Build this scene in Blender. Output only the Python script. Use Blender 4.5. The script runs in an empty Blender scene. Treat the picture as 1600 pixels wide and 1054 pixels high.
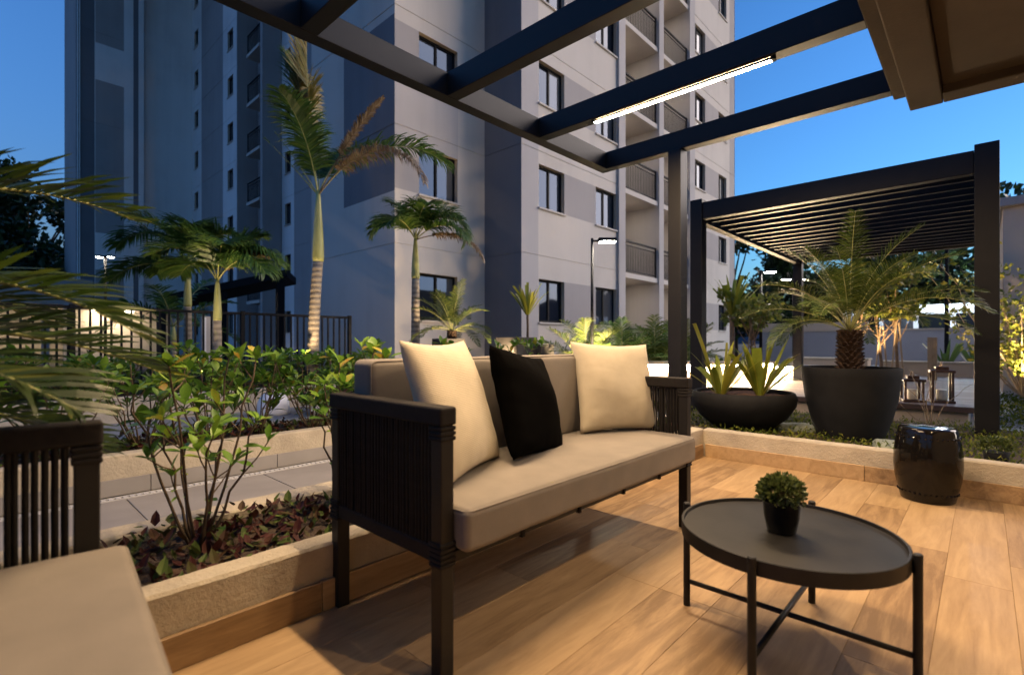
import bpy, math, random
import numpy as np
from mathutils import Vector, Matrix
R = math.radians
rnd = random.Random(7)
SC = bpy.context.scene
COL = SC.collection

# ------------------------------------------------------------------ camera, sky, sun, exposure
cam_d = bpy.data.cameras.new('camera'); cam = bpy.data.objects.new('camera', cam_d); COL.objects.link(cam)
cam.location = (0, 0, .95); cam.rotation_euler = (R(90), 0, R(-46.99))
cam_d.lens = 17.775; cam_d.sensor_width = 36; cam_d.shift_y = .005; cam_d.clip_start = .05; cam_d.clip_end = 2000
cam_d.dof.use_dof = True; cam_d.dof.focus_distance = 3.2; cam_d.dof.aperture_fstop = 2.0
SC.camera = cam
SUN_AZ = -34.0      # degrees from +X towards +Y: the after-glow is low, to the right of the view
SUN_EL = 9.0
w = bpy.data.worlds.new('World'); SC.world = w; w.use_nodes = True
nt = w.node_tree; bg = nt.nodes['Background']
sky = nt.nodes.new('ShaderNodeTexSky'); sky.sky_type = 'NISHITA'; sky.sun_disc = False
sky.sun_elevation = R(-1); sky.sun_rotation = R(90 - SUN_AZ); sky.altitude = 100
sky.air_density = 1.0; sky.dust_density = 1.5; sky.ozone_density = 3.5
wb = nt.nodes.new('ShaderNodeMix'); wb.data_type = 'RGBA'; wb.blend_type = 'MULTIPLY'; wb.inputs['Factor'].default_value = 1
wb.inputs[7].default_value = (.92, 1.22, 1.08, 1)      # white balance of the photograph's twilight
nt.links.new(sky.outputs[0], wb.inputs[6]); nt.links.new(wb.outputs[2], bg.inputs[0]); bg.inputs[1].default_value = .15
sun_d = bpy.data.lights.new('sun', 'SUN'); sun = bpy.data.objects.new('sun', sun_d); COL.objects.link(sun)
sun_d.energy = .34; sun_d.angle = R(60); sun_d.color = (1, .81, .64)
sd = Vector((math.cos(R(SUN_EL))*math.cos(R(SUN_AZ)), math.cos(R(SUN_EL))*math.sin(R(SUN_AZ)), math.sin(R(SUN_EL))))
sun.rotation_euler = (-sd).to_track_quat('-Z', 'Y').to_euler(); sun.location = (20, -15, 20)
SC.view_settings.view_transform = 'Standard'; SC.view_settings.look = 'None'
SC.view_settings.exposure = 4.0; SC.view_settings.gamma = 1; SC.view_settings.use_curve_mapping = False
SC.cycles.max_bounces = 7; SC.cycles.diffuse_bounces = 4; SC.cycles.glossy_bounces = 3; SC.cycles.transmission_bounces = 4
SC.cycles.sample_clamp_indirect = 6; SC.cycles.caustics_reflective = False; SC.cycles.caustics_refractive = False
SC.cycles.use_denoising = True

# ------------------------------------------------------------------ materials
M = {}
def nodes(name):
    m = bpy.data.materials.new(name); m.use_nodes = True; M[name] = m
    t = m.node_tree; return m, t, t.nodes['Principled BSDF']
def N(t, typ, **kw):
    n = t.nodes.new(typ)
    for k, v in kw.items():
        if k in n.inputs: n.inputs[k].default_value = v
        else: setattr(n, k, v)
    return n
def ramp(t, fac, stops):
    r = t.nodes.new('ShaderNodeValToRGB'); e = r.color_ramp.elements
    while len(e) < len(stops): e.new(.5)
    for i, (p, c) in enumerate(stops): e[i].position = p; e[i].color = (*c, 1)
    t.links.new(fac, r.inputs[0]); return r.outputs[0]
def bump(t, b, h, strength=.3, dist=.01):
    bn = N(t, 'ShaderNodeBump', Strength=strength, Distance=dist); t.links.new(h, bn.inputs['Height']); t.links.new(bn.outputs[0], b.inputs['Normal'])
def coords(t, space='Object', scale=(1, 1, 1)):
    c = N(t, 'ShaderNodeTexCoord'); mp = N(t, 'ShaderNodeMapping'); mp.inputs['Scale'].default_value = scale
    t.links.new(c.outputs[space], mp.inputs[0]); return mp.outputs[0]
def noise(t, vec, scale, detail=4, rough=.55):
    n = N(t, 'ShaderNodeTexNoise', Scale=scale, Detail=detail, Roughness=rough)
    if vec is not None: t.links.new(vec, n.inputs['Vector'])
    return n.outputs['Fac']
def plain(name, col, rough=.6, metal=0, var=.12, nscale=6, bumps=.15, bscale=120, spec=.5, bdist=.003, space='Object'):
    m, t, b = nodes(name)
    v = coords(t, space); f = noise(t, v, nscale, 5)
    c0 = [max(0, c*(1-var)) for c in col]; c1 = [c*(1+var) for c in col]
    t.links.new(ramp(t, f, [(.3, c0), (.7, c1)]), b.inputs['Base Color'])
    b.inputs['Roughness'].default_value = rough; b.inputs['Metallic'].default_value = metal
    b.inputs['Specular IOR Level'].default_value = spec
    if bumps: bump(t, b, noise(t, v, bscale, 3), bumps, bdist)
    return m
def emit(name, col, s):
    m, t, b = nodes(name); b.inputs['Base Color'].default_value = (.8, .8, .8, 1)
    b.inputs['Emission Color'].default_value = (*col, 1); b.inputs['Emission Strength'].default_value = s; return m
def leafmat(name, stops, rough=.4, trans=.35, island=False, spec=.4):
    m, t, b = nodes(name)
    src = N(t, 'ShaderNodeNewGeometry').outputs['Random Per Island'] if island else N(t, 'ShaderNodeObjectInfo').outputs['Random']
    v = coords(t, 'Object'); f = noise(t, v, 18, 2)
    mx = N(t, 'ShaderNodeMath', operation='MULTIPLY_ADD'); t.links.new(f, mx.inputs[0]); mx.inputs[1].default_value = .3
    sub = N(t, 'ShaderNodeMath', operation='ADD'); t.links.new(src, sub.inputs[0]); sub.inputs[1].default_value = -.15
    t.links.new(sub.outputs[0], mx.inputs[2])
    col = ramp(t, mx.outputs[0], stops)
    t.links.new(col, b.inputs['Base Color']); b.inputs['Roughness'].default_value = rough; b.inputs['Specular IOR Level'].default_value = spec
    tr = N(t, 'ShaderNodeBsdfTranslucent'); t.links.new(col, tr.inputs[0])
    ms = N(t, 'ShaderNodeMixShader'); ms.inputs[0].default_value = trans
    t.links.new(b.outputs[0], ms.inputs[1]); t.links.new(tr.outputs[0], ms.inputs[2])
    t.links.new(ms.outputs[0], t.nodes['Material Output'].inputs[0]); return m

def wood(name, c0, c1, c2, rough=.38, axis=0, island=False, fine=60):
    """wood grain running along the given axis, each plank a little different"""
    m, t, b = nodes(name)
    oi = N(t, 'ShaderNodeObjectInfo')
    sc = [12, 12, 12]; sc[axis] = 1.5
    tc = N(t, 'ShaderNodeTexCoord'); add = N(t, 'ShaderNodeVectorMath', operation='ADD')
    cmb = N(t, 'ShaderNodeCombineXYZ'); ml = N(t, 'ShaderNodeMath', operation='MULTIPLY'); t.links.new(oi.outputs['Random'], ml.inputs[0]); ml.inputs[1].default_value = 37
    for i in range(3): t.links.new(ml.outputs[0], cmb.inputs[i])
    t.links.new(tc.outputs['Object'], add.inputs[0]); t.links.new(cmb.outputs[0], add.inputs[1])
    mp = N(t, 'ShaderNodeMapping'); mp.inputs['Scale'].default_value = sc; t.links.new(add.outputs[0], mp.inputs[0])
    n1 = N(t, 'ShaderNodeTexNoise', Scale=1.3, Detail=6, Roughness=.6, Distortion=1.2); t.links.new(mp.outputs[0], n1.inputs['Vector'])
    n2 = N(t, 'ShaderNodeTexNoise', Scale=fine/9, Detail=5, Roughness=.7); t.links.new(mp.outputs[0], n2.inputs['Vector'])
    a = N(t, 'ShaderNodeMath', operation='MULTIPLY_ADD'); t.links.new(n2.outputs['Fac'], a.inputs[0]); a.inputs[1].default_value = .35; t.links.new(n1.outputs['Fac'], a.inputs[2])
    o = N(t, 'ShaderNodeMath', operation='MULTIPLY_ADD'); t.links.new(oi.outputs['Random'], o.inputs[0]); o.inputs[1].default_value = .34; t.links.new(a.outputs[0], o.inputs[2])
    s = N(t, 'ShaderNodeMath', operation='ADD'); t.links.new(o.outputs[0], s.inputs[0]); s.inputs[1].default_value = -.33
    t.links.new(ramp(t, s.outputs[0], [(.25, c0), (.5, c1), (.78, c2)]), b.inputs['Base Color'])
    rg = N(t, 'ShaderNodeMapRange'); rg.inputs['To Min'].default_value = rough-.08; rg.inputs['To Max'].default_value = rough+.22; n3 = N(t, 'ShaderNodeTexNoise', Scale=2.5, Detail=6, Roughness=.7); gp = N(t, 'ShaderNodeNewGeometry'); t.links.new(gp.outputs['Position'], n3.inputs['Vector']); t.links.new(n3.outputs['Fac'], rg.inputs['Value']); t.links.new(rg.outputs[0], b.inputs['Roughness'])
    bump(t, b, n2.outputs['Fac'], .12, .002); return m

wood('wood_tile', (.20, .12, .055), (.33, .213, .105), (.43, .29, .15), .48)
wood('deck_wood', (.17, .12, .10), (.28, .21, .17), (.38, .29, .24), .5, axis=1)
wood('lantern_wood', (.045, .018, .008), (.085, .034, .014), (.13, .055, .025), .4, axis=2)
wood('dark_deck_wood', (.05, .028, .02), (.09, .05, .036), (.13, .075, .055), .45, axis=1)
wood('stake_wood', (.28, .19, .10), (.40, .28, .16), (.5, .36, .22), .7, axis=2)
def stucco():
    m, t, b = nodes('stucco'); v = coords(t); f = noise(t, v, 5, 6)
    t.links.new(ramp(t, f, [(.3, (.37, .32, .245)), (.7, (.52, .455, .35))]), b.inputs['Base Color']); b.inputs['Roughness'].default_value = .9
    h1 = noise(t, v, 55, 5, .7); bump(t, b, h1, .75, .012)
stucco()
def facade(name, col):
    m, t, b = nodes(name); v = coords(t, 'Object', (1, 1, .07)); v2 = coords(t)
    a = noise(t, v, 2.2, 6, .6); c = noise(t, v2, .35, 4, .6); mx = N(t, 'ShaderNodeMath', operation='MULTIPLY_ADD'); t.links.new(a, mx.inputs[0]); mx.inputs[1].default_value = .6; t.links.new(c, mx.inputs[2])
    t.links.new(ramp(t, mx.outputs[0], [(.45, [q*.82 for q in col]), (.8, col), (1, [q*1.05 for q in col])]), b.inputs['Base Color']); b.inputs['Roughness'].default_value = .88
    bump(t, b, noise(t, v2, 40, 3), .15, .004)
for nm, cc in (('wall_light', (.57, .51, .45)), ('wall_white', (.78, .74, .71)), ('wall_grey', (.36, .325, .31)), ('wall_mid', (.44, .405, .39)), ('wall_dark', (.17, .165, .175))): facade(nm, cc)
plain('wall_tan', (.52, .42, .32), .85, var=.06, nscale=.8)
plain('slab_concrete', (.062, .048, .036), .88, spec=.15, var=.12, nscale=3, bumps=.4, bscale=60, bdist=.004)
plain('added_lounge_wall', (.40, .35, .30), .85, var=.06, nscale=.8)
plain('boundary_paint', (.34, .33, .34), .85, var=.06, nscale=.5)
plain('black_metal', (.008, .008, .010), .6, var=.1, bumps=.05, spec=.12)
plain('pergola_metal', (.009, .0085, .0095), .5, var=.15, nscale=3, bumps=.06, spec=.25)
plain('furniture_metal', (.009, .0075, .0065), .5, spec=.35, var=.15, bumps=.08)
plain('table_metal', (.0105, .0095, .0085), .48, spec=.3, var=.6, nscale=7, bumps=.08, bscale=60)
plain('rope', (.011, .0085, .007), .8, spec=.25, var=.25, nscale=60, bumps=.3, bscale=500)
plain('candle_wax', (.75, .66, .48), .5, var=.03)
plain('clay_pot', (.0095, .0095, .010), .8, spec=.25, var=.25, nscale=10, bumps=.2, bscale=80)
plain('box_pot', (.055, .048, .043), .8, var=.15)
plain('soil', (.045, .028, .018), .95, var=.5, nscale=14, bumps=.9, bscale=45, bdist=.02)
plain('bark_chips', (.10, .045, .025), .95, var=.6, nscale=30, bumps=.9, bscale=60, bdist=.02)
plain('ground_dirt', (.05, .045, .035), .95, var=.3, nscale=.6)
plain('asphalt', (.05, .05, .052), .9, var=.2, nscale=2)
plain('path_tile', (.26, .245, .235), .6, var=.12, nscale=3, bumps=.1)
plain('grout', (.27, .175, .085), .9); plain('grey_paving', (.22, .22, .225), .75, var=.15, nscale=2, bumps=.15)
plain('drain_steel', (.5, .5, .5), .45, var=.2, nscale=60)
plain('stone_pale', (.25, .28, .23), .85, var=.15, nscale=5)
plain('stone_grey', (.22, .21, .20), .85, var=.3, nscale=9, bumps=.5, bscale=30)
plain('white_paint', (.75, .76, .76), .5, var=.03)
plain('white_body', (.80, .84, .86), .3, var=.03)
plain('yellow_paint', (.75, .6, .03), .4, var=.05)
plain('bark', (.085, .062, .045), .9, var=.4, nscale=12, bumps=.9, bscale=25, bdist=.02)
plain('young_bark', (.24, .15, .08), .85, var=.3, nscale=15, bumps=.4)
plain('stem', (.085, .055, .03), .8, var=.3, nscale=20)
plain('twig', (.30, .22, .15), .8, var=.3, nscale=20)
plain('palm_scale', (.055, .030, .016), .9, var=.5, nscale=30, bumps=.7, bscale=60, bdist=.01)
plain('far_hill', (.05, .07, .09), 1, var=.2, nscale=.05)
plain('interior', (.35, .31, .27), .9, var=.05)
def palm_trunk():
    m, t, b = nodes('palm_trunk'); v = coords(t)
    wv = N(t, 'ShaderNodeTexWave', Scale=3.6, Distortion=1.2, Detail=2); wv.bands_direction = 'Z'; wv.inputs['Detail Scale'].default_value = 1.5
    t.links.new(v, wv.inputs['Vector']); f = noise(t, v, 9, 5)
    a = N(t, 'ShaderNodeMath', operation='MULTIPLY_ADD'); t.links.new(wv.outputs['Fac'], a.inputs[0]); a.inputs[1].default_value = .45; t.links.new(f, a.inputs[2])
    t.links.new(ramp(t, a.outputs[0], [(.3, (.10, .08, .06)), (.6, (.22, .18, .14)), (.9, (.31, .26, .20))]), b.inputs['Base Color'])
    b.inputs['Roughness'].default_value = .85; bump(t, b, wv.outputs['Fac'], .6, .01)
palm_trunk()
def crown_shaft():
    m, t, b = nodes('crown_shaft'); v = coords(t, 'Object', (12, 12, 1.2)); f = noise(t, v, 1.5, 4)
    t.links.new(ramp(t, f, [(.3, (.20, .21, .06)), (.7, (.40, .39, .14))]), b.inputs['Base Color']); b.inputs['Roughness'].default_value = .45
crown_shaft()
def fabric(name, c, scale=380, var=.07, rough=.9, ribs=None, sheen=.1, spec=.12, crease=0):
    m, t, b = nodes(name); v = coords(t); f = noise(t, v, 9, 5)
    n2 = noise(t, v, scale, 2, .8)
    mix = N(t, 'ShaderNodeMath', operation='MULTIPLY_ADD'); t.links.new(n2, mix.inputs[0]); mix.inputs[1].default_value = .5; t.links.new(f, mix.inputs[2])
    t.links.new(ramp(t, mix.outputs[0], [(.45, [x*(1-var*1.6) for x in c]), (1.0, [x*(1+var*1.6) for x in c])]), b.inputs['Base Color'])
    b.inputs['Roughness'].default_value = rough; b.inputs['Sheen Weight'].default_value = sheen; b.inputs['Specular IOR Level'].default_value = spec
    if ribs:
        wv = N(t, 'ShaderNodeTexWave', Scale=ribs, Distortion=.25, Detail=1); wv.bands_direction = 'Z'; t.links.new(v, wv.inputs['Vector'])
        bump(t, b, wv.outputs['Fac'], .5, .0018)
    elif crease:
        cw = N(t, 'ShaderNodeTexNoise', Scale=4, Detail=2, Roughness=.4, Distortion=.8); t.links.new(coords(t, 'Object', (1, 1, 2.2)), cw.inputs['Vector']); ad = N(t, 'ShaderNodeMath', operation='MULTIPLY_ADD'); t.links.new(n2, ad.inputs[0]); ad.inputs[1].default_value = .06; t.links.new(cw.outputs['Fac'], ad.inputs[2]); bump(t, b, ad.outputs[0], .35, .012)
    else: bump(t, b, n2, .5, .002)
fabric('sofa_fabric', (.19, .165, .138)); fabric('cream_rib', (.50, .43, .315), ribs=52); fabric('cream_cloth', (.44, .38, .28), crease=1)
fabric('black_velvet', (.0016, .0014, .0012), var=.2, sheen=.0, spec=.02, crease=1)
m, t, b = nodes('glass'); b.inputs['Base Color'].default_value = (.012, .016, .022, 1); b.inputs['Roughness'].default_value = .03; b.inputs['IOR'].default_value = 1.5; b.inputs['Specular IOR Level'].default_value = .55; b.inputs['Specular Tint'].default_value = (.22, .42, .85, 1)
ri = N(t, 'ShaderNodeObjectInfo'); t.links.new(ramp(t, ri.outputs['Random'], [(0, (.008, .010, .014)), (.5, (.014, .018, .026)), (.75, (.05, .055, .065)), (1, (.12, .115, .11))]), b.inputs['Base Color'])
m, t, b = nodes('clear_glass'); b.inputs['Base Color'].default_value = (.02, .02, .02, 1); b.inputs['Roughness'].default_value = .02
tp = N(t, 'ShaderNodeBsdfTransparent'); ms = N(t, 'ShaderNodeMixShader'); ms.inputs[0].default_value = .93; t.links.new(b.outputs[0], ms.inputs[1]); t.links.new(tp.outputs[0], ms.inputs[2]); t.links.new(ms.outputs[0], t.nodes['Material Output'].inputs[0])
m, t, b = nodes('glazed_ceramic'); b.inputs['Base Color'].default_value = (.006, .005, .0045, 1); b.inputs['Roughness'].default_value = .06; b.inputs['IOR'].default_value = 1.36
v = coords(t); bump(t, b, noise(t, v, 14, 2), .25, .012)
emit('led', (1, .70, .40), 50); emit('street_glow', (.86, .95, 1), 110); emit('downlight_glow', (1, .72, .43), 95); emit('lamp_glow', (1, .86, .66), 24); emit('lamp_glow_cool', (1, .93, .82), 13)
emit('annex_lamp', (1, .80, .52), 8); emit('bed_led', (1, .80, .55), 48); emit('ceiling_lamp', (1, .85, .65), 9); emit('lit_room', (1, .76, .48), 1.5); emit('far_lamp', (.9, .97, 1), 60)
leafmat('shrub_leaf', [(0, (.045, .11, .014)), (.45, (.10, .21, .022)), (.85, (.20, .33, .035)), (.98, (.30, .34, .04)), (1, (.40, .20, .03))])
leafmat('palm_leaf', [(0, (.03, .07, .015)), (.5, (.065, .135, .024)), (1, (.14, .20, .04))], island=True)
leafmat('olive_frond', [(0, (.035, .06, .01)), (.5, (.075, .11, .016)), (1, (.16, .17, .03))], island=True)
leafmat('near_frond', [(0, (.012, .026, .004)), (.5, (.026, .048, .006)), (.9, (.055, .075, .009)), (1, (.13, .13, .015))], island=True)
leafmat('dry_leaf', [(0, (.10, .06, .03)), (.5, (.19, .125, .07)), (1, (.27, .20, .12))], island=True, trans=.25)
leafmat('gold_leaf', [(0, (.09, .10, .015)), (.5, (.20, .15, .03)), (1, (.30, .20, .05))], island=True)
leafmat('red_cover', [(0, (.035, .010, .010)), (.35, (.075, .022, .018)), (.6, (.06, .04, .015)), (.8, (.05, .075, .016)), (1, (.09, .13, .025))], island=True, trans=.2, spec=.2, rough=.55)
leafmat('green_cover', [(0, (.03, .05, .012)), (.5, (.06, .10, .02)), (1, (.13, .16, .04))], island=True)
leafmat('moss_cover', [(0, (.05, .075, .012)), (.5, (.11, .14, .02)), (1, (.24, .23, .04))], island=True, spec=.1, rough=.7)
leafmat('strap_leaf', [(0, (.14, .18, .022)), (.5, (.25, .27, .03)), (1, (.36, .33, .04))], trans=.3)
leafmat('tree_leaf', [(0, (.010, .022, .008)), (.5, (.022, .045, .014)), (1, (.045, .075, .02))], island=True, trans=.2)
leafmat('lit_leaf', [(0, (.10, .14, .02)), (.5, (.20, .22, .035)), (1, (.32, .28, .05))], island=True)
leafmat('tiny_leaf', [(0, (.03, .045, .012)), (.5, (.07, .095, .022)), (1, (.13, .15, .04))], island=True)
leafmat('snake_leaf', [(0, (.03, .07, .02)), (.6, (.07, .12, .03)), (1, (.16, .17, .04))], island=True)

# ------------------------------------------------------------------ geometry helpers
ORG = {}
def root_of(o):
    while o.parent: o = o.parent
    return o
class MB:
    def __init__(s): s.v = []; s.f = []; s.mi = []
    def add(s, v, f, mi=0):
        n = len(s.v); s.v += [tuple(p) for p in v]; s.f += [tuple(i+n for i in q) for q in f]; s.mi += [mi]*len(f); return s
    def box(s, x0, x1, y0, y1, z0, z1, mi=0):
        return s.add([(x0,y0,z0),(x1,y0,z0),(x1,y1,z0),(x0,y1,z0),(x0,y0,z1),(x1,y0,z1),(x1,y1,z1),(x0,y1,z1)],
                     [(0,3,2,1),(4,5,6,7),(0,1,5,4),(1,2,6,5),(2,3,7,6),(3,0,4,7)], mi)
    def tube(s, pts, rad, n=8, cap=True, mi=0):
        pts = [Vector(p) for p in pts]; k = len(pts)
        if not hasattr(rad, '__len__'): rad = [rad]*k
        vs = []; up = None
        for i, p in enumerate(pts):
            d = (pts[min(i+1, k-1)]-pts[max(i-1, 0)]).normalized()
            if up is None: up = Vector((0, 0, 1)) if abs(d.z) < .9 else Vector((1, 0, 0))
            a = d.cross(up).normalized(); b2 = a.cross(d).normalized(); up = b2
            for j in range(n):
                th = 2*math.pi*j/n; vs.append(p+(a*math.cos(th)+b2*math.sin(th))*rad[i])
        fs = [(i*n+j, i*n+(j+1) % n, (i+1)*n+(j+1) % n, (i+1)*n+j) for i in range(k-1) for j in range(n)]
        if cap: fs += [tuple(reversed(range(n))), tuple(range((k-1)*n, k*n))]
        return s.add(vs, fs, mi)
    def lathe(s, prof, n=32, c=(0, 0, 0), mi=0, close=True):
        vs = [(c[0]+r*math.cos(2*math.pi*j/n), c[1]+r*math.sin(2*math.pi*j/n), c[2]+z) for r, z in prof for j in range(n)]
        k = len(prof)
        fs = [(i*n+j, i*n+(j+1) % n, (i+1)*n+(j+1) % n, (i+1)*n+j) for i in range(k-1) for j in range(n)]
        if close: fs += [tuple(reversed(range(n))), tuple(range((k-1)*n, k*n))]
        return s.add(vs, fs, mi)
    def build(s, name, mat, parent=None, smooth=False, bevel=0, seg=2, shift=None):
        me = bpy.data.meshes.new(name); v = s.v
        if parent is not None and shift is None:
            o3 = ORG.get(root_of(parent).name)
            if o3: v = [(p[0]-o3[0], p[1]-o3[1], p[2]-o3[2]) for p in v]
        elif shift is not None: v = [(p[0]-shift[0], p[1]-shift[1], p[2]-shift[2]) for p in v]
        me.from_pydata(v, [], s.f)
        mats = mat if isinstance(mat, (list, tuple)) else [mat]
        for x in mats: me.materials.append(M[x])
        if len(mats) > 1: me.polygons.foreach_set('material_index', s.mi)
        if smooth: me.polygons.foreach_set('use_smooth', [True]*len(me.polygons))
        me.update()
        o = bpy.data.objects.new(name, me); COL.objects.link(o); o.parent = parent
        if shift is not None: o.location = shift
        if bevel:
            bm = o.modifiers.new('bevel', 'BEVEL'); bm.width = bevel; bm.segments = seg; bm.limit_method = 'ANGLE'; bm.angle_limit = R(40)
        return o
def tag(o, label=None, cat=None, group=None, kind=None):
    if label: o['label'] = label
    if cat: o['category'] = cat
    if group: o['group'] = group
    if kind: o['kind'] = kind
    return o
def thing(name, label, cat, loc=(0, 0, 0), group=None, rz=0, world=True):
    o = bpy.data.objects.new(name, None); o.empty_display_size = .1; COL.objects.link(o); o.location = loc; o.rotation_euler = (0, 0, rz)
    if world: ORG[o.name] = loc
    return tag(o, label, cat, group)
def struct(mb, name, mat, **k): return tag(mb.build(name, mat, **k), kind='structure')
def inst(name, me, parent, mat4):
    o = bpy.data.objects.new(name, me); COL.objects.link(o); o.parent = parent; o.matrix_local = mat4; return o
def box_part(name, mat, parent, *b, bevel=.004, **k): return MB().box(*b).build(name, mat, parent, bevel=bevel, **k)

# ------------------------------------------------------------------ ground, deck floor, path
g = MB(); g.add([(-300,-300,-.06),(600,-300,-.06),(600,600,-.06),(-300,600,-.06)], [(0,1,2,3)]); struct(g, 'ground', 'ground_dirt')
DECK_X0, DECK_X1, DECK_Y0, DECK_Y1 = -1.6, 4.2, -2.6, 1.72
g = MB(); g.box(DECK_X0-.3, DECK_X1, DECK_Y0-.3, DECK_Y1, -.05, -.002); floor = struct(g, 'terrace_floor', 'grout')
PW, PL = .20, 1.2
pm = {}
def plank_mesh(L, W):
    key = (round(L, 2), round(W, 2))
    if key not in pm:
        mb = MB(); e = .0007; z = 0
        mb.add([(0,0,-.0016),(L,0,-.0016),(L,W,-.0016),(0,W,-.0016),(e,e,z),(L-e,e,z),(L-e,W-e,z),(e,W-e,z)], [(4,5,6,7),(0,1,5,4),(1,2,6,5),(2,3,7,6),(3,0,4,7)])
        me = bpy.data.meshes.new('plank'); me.from_pydata(mb.v, [], mb.f); me.materials.append(M['wood_tile']); pm[key] = me
    return pm[key]
y = DECK_Y1-.002; row = 0
while y > DECK_Y0:
    y -= PW; x = DECK_X0-rnd.choice([.15, .4, .65, .9])*PL
    while x < DECK_X1-.02:
        L = min(PL, DECK_X1-.002-x)
        if L > .03: inst('plank', plank_mesh(L-.0008, PW-.0008), floor, Matrix.Translation((x, y, 0)))
        x += PL
    row += 1
# tiled garden path beyond the planter
g = MB(); g.box(-6, 14, 2.52, 3.93, -.05, -.008); path = struct(g, 'garden_path', 'stucco')
tm = MB(); tm.add([(0,0,-.007),(.795,0,-.007),(.795,.645,-.007),(0,.645,-.007),(.003,.003,0),(.792,.003,0),(.792,.642,0),(.003,.642,0)], [(4,5,6,7),(0,1,5,4),(1,2,6,5),(2,3,7,6),(3,0,4,7)])
tme = bpy.data.meshes.new('tile'); tme.from_pydata(tm.v, [], tm.f); tme.materials.append(M['path_tile'])
for i in range(-5, 15):
    for j in range(2): inst('tile', tme, path, Matrix.Translation((-.15+i*.8, 2.53+j*.65, 0)))
dr = MB()
for i in range(300):
    x0 = -3+i*.035; dr.box(x0, x0+.022, 3.835, 3.875, -.006, .004)
dr.box(-4, 9, 3.822, 3.832, -.006, .005); dr.box(-4, 9, 3.878, 3.888, -.006, .005)
tag(dr.build('drain_grate', 'drain_steel', path), kind='stuff')
# grey walkway beyond the second planter
g = MB(); g.box(-12, 4.6, 4.9, 7.45, -.05, .0); struct(g, 'walkway', 'grey_paving')
g = MB(); g.box(7.3, 27, -8, 5.2, -.05, .02); struct(g, 'court_paving', 'path_tile')
g = MB(); g.box(26.3, 60, -60, 60, -.05, .0); struct(g, 'street', 'asphalt')
# raised soil of the garden beds
g = MB(); g.box(4.32, 6.5, -7, 2.5, -.05, .145); g.box(6.5, 7.33, -7, 4.2, -.05, .0); struct(g, 'garden_soil', 'soil')
g = MB(); g.box(-9, 13.7, 7.6, 9.6, -.05, .28); g.box(4.75, 13.7, 4.1, 7.6, -.05, .2); g.box(-6, 6.5, 9.6, 24, -.05, .1); struct(g, 'building_bed_soil', 'soil')
# hills on the skyline
def hills():
    rr = random.Random(3); v = []; f = []; n = 60
    for i in range(n):
        a = R(-70+i*130/(n-1)); d = 420; h = 20+14*math.sin(i*.5)+10*math.sin(i*1.3+1)+rr.uniform(-2, 2)
        v += [(d*math.cos(a), d*math.sin(a), -1), ((d+40)*math.cos(a), (d+40)*math.sin(a), max(4, h)), ((d+160)*math.cos(a), (d+160)*math.sin(a), -1)]
    for i in range(n-1):
        b0 = 3*i; f += [(b0, b0+3, b0+4, b0+1), (b0+1, b0+4, b0+5, b0+2)]
    struct(MB().add(v, f), 'hills', 'far_hill', smooth=True)
hills()

# ------------------------------------------------------------------ apartment building
def wall_grid(u0, u1, z0, z1, holes, depth, pos, paint, ucuts=(), zcuts=(), grooves=(), mb=None):
    """flat wall with real openings: pos(u, d, z) -> point, d = depth into the wall"""
    mb = mb or MB()
    us = sorted({u0, u1, *[h[0] for h in holes], *[h[1] for h in holes], *[c for c in ucuts if u0 < c < u1]})
    zs = sorted({z0, z1, *[h[2] for h in holes], *[h[3] for h in holes], *[c for c in zcuts if z0 < c < z1], *[q for gz in grooves for q in (gz-.012, gz+.012) if z0 < q < z1]})
    for i in range(len(us)-1):
        for j in range(len(zs)-1):
            a, b_, c, d = us[i], us[i+1], zs[j], zs[j+1]; um, zm = (a+b_)/2, (c+d)/2
            if any(h[0] < um < h[1] and h[2] < zm < h[3] for h in holes): continue
            mi = paint(um, zm); dd = .012 if any(abs(zm-gz) < .011 for gz in grooves) else 0
            mb.add([pos(a, dd, c), pos(b_, dd, c), pos(b_, dd, d), pos(a, dd, d)], [(0, 1, 2, 3)], mi)
            if dd:
                mb.add([pos(a, 0, d), pos(b_, 0, d), pos(b_, dd, d), pos(a, dd, d)], [(0, 1, 2, 3)], mi)
                mb.add([pos(a, 0, c), pos(b_, 0, c), pos(b_, dd, c), pos(a, dd, c)], [(0, 1, 2, 3)], mi)
    for h in holes:
        a, b_, c, d = h[:4]
        for q in ([(a, 0, c), (b_, 0, c), (b_, depth, c), (a, depth, c)], [(a, 0, d), (b_, 0, d), (b_, depth, d), (a, depth, d)],
                  [(a, 0, c), (a, 0, d), (a, depth, d), (a, depth, c)], [(b_, 0, c), (b_, 0, d), (b_, depth, d), (b_, depth, c)]):
            mb.add([pos(*p) for p in q], [(0, 1, 2, 3)], 4)
    return mb
bld = thing('apartment_building', 'tall pale and grey apartment block with dark windows and railed balconies behind the garden', 'building', (14, 9, 0))
PAL = ['wall_light', 'wall_grey', 'wall_dark', 'wall_mid', 'wall_tan', 'wall_white']
STO = 2.7; TOP = 31.0
def sill(k): return 1.48 if k == 0 else 4.45+STO*(k-1)
def head(k): return sill(k)+1.12
YF = 8.4; YB = 9.72; XS = 6.54
posY = lambda Y: (lambda u, d, z: (u, Y+d, z)); posX = lambda X: (lambda u, d, z: (X+d, u, z))
win_cache = {}
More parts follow.
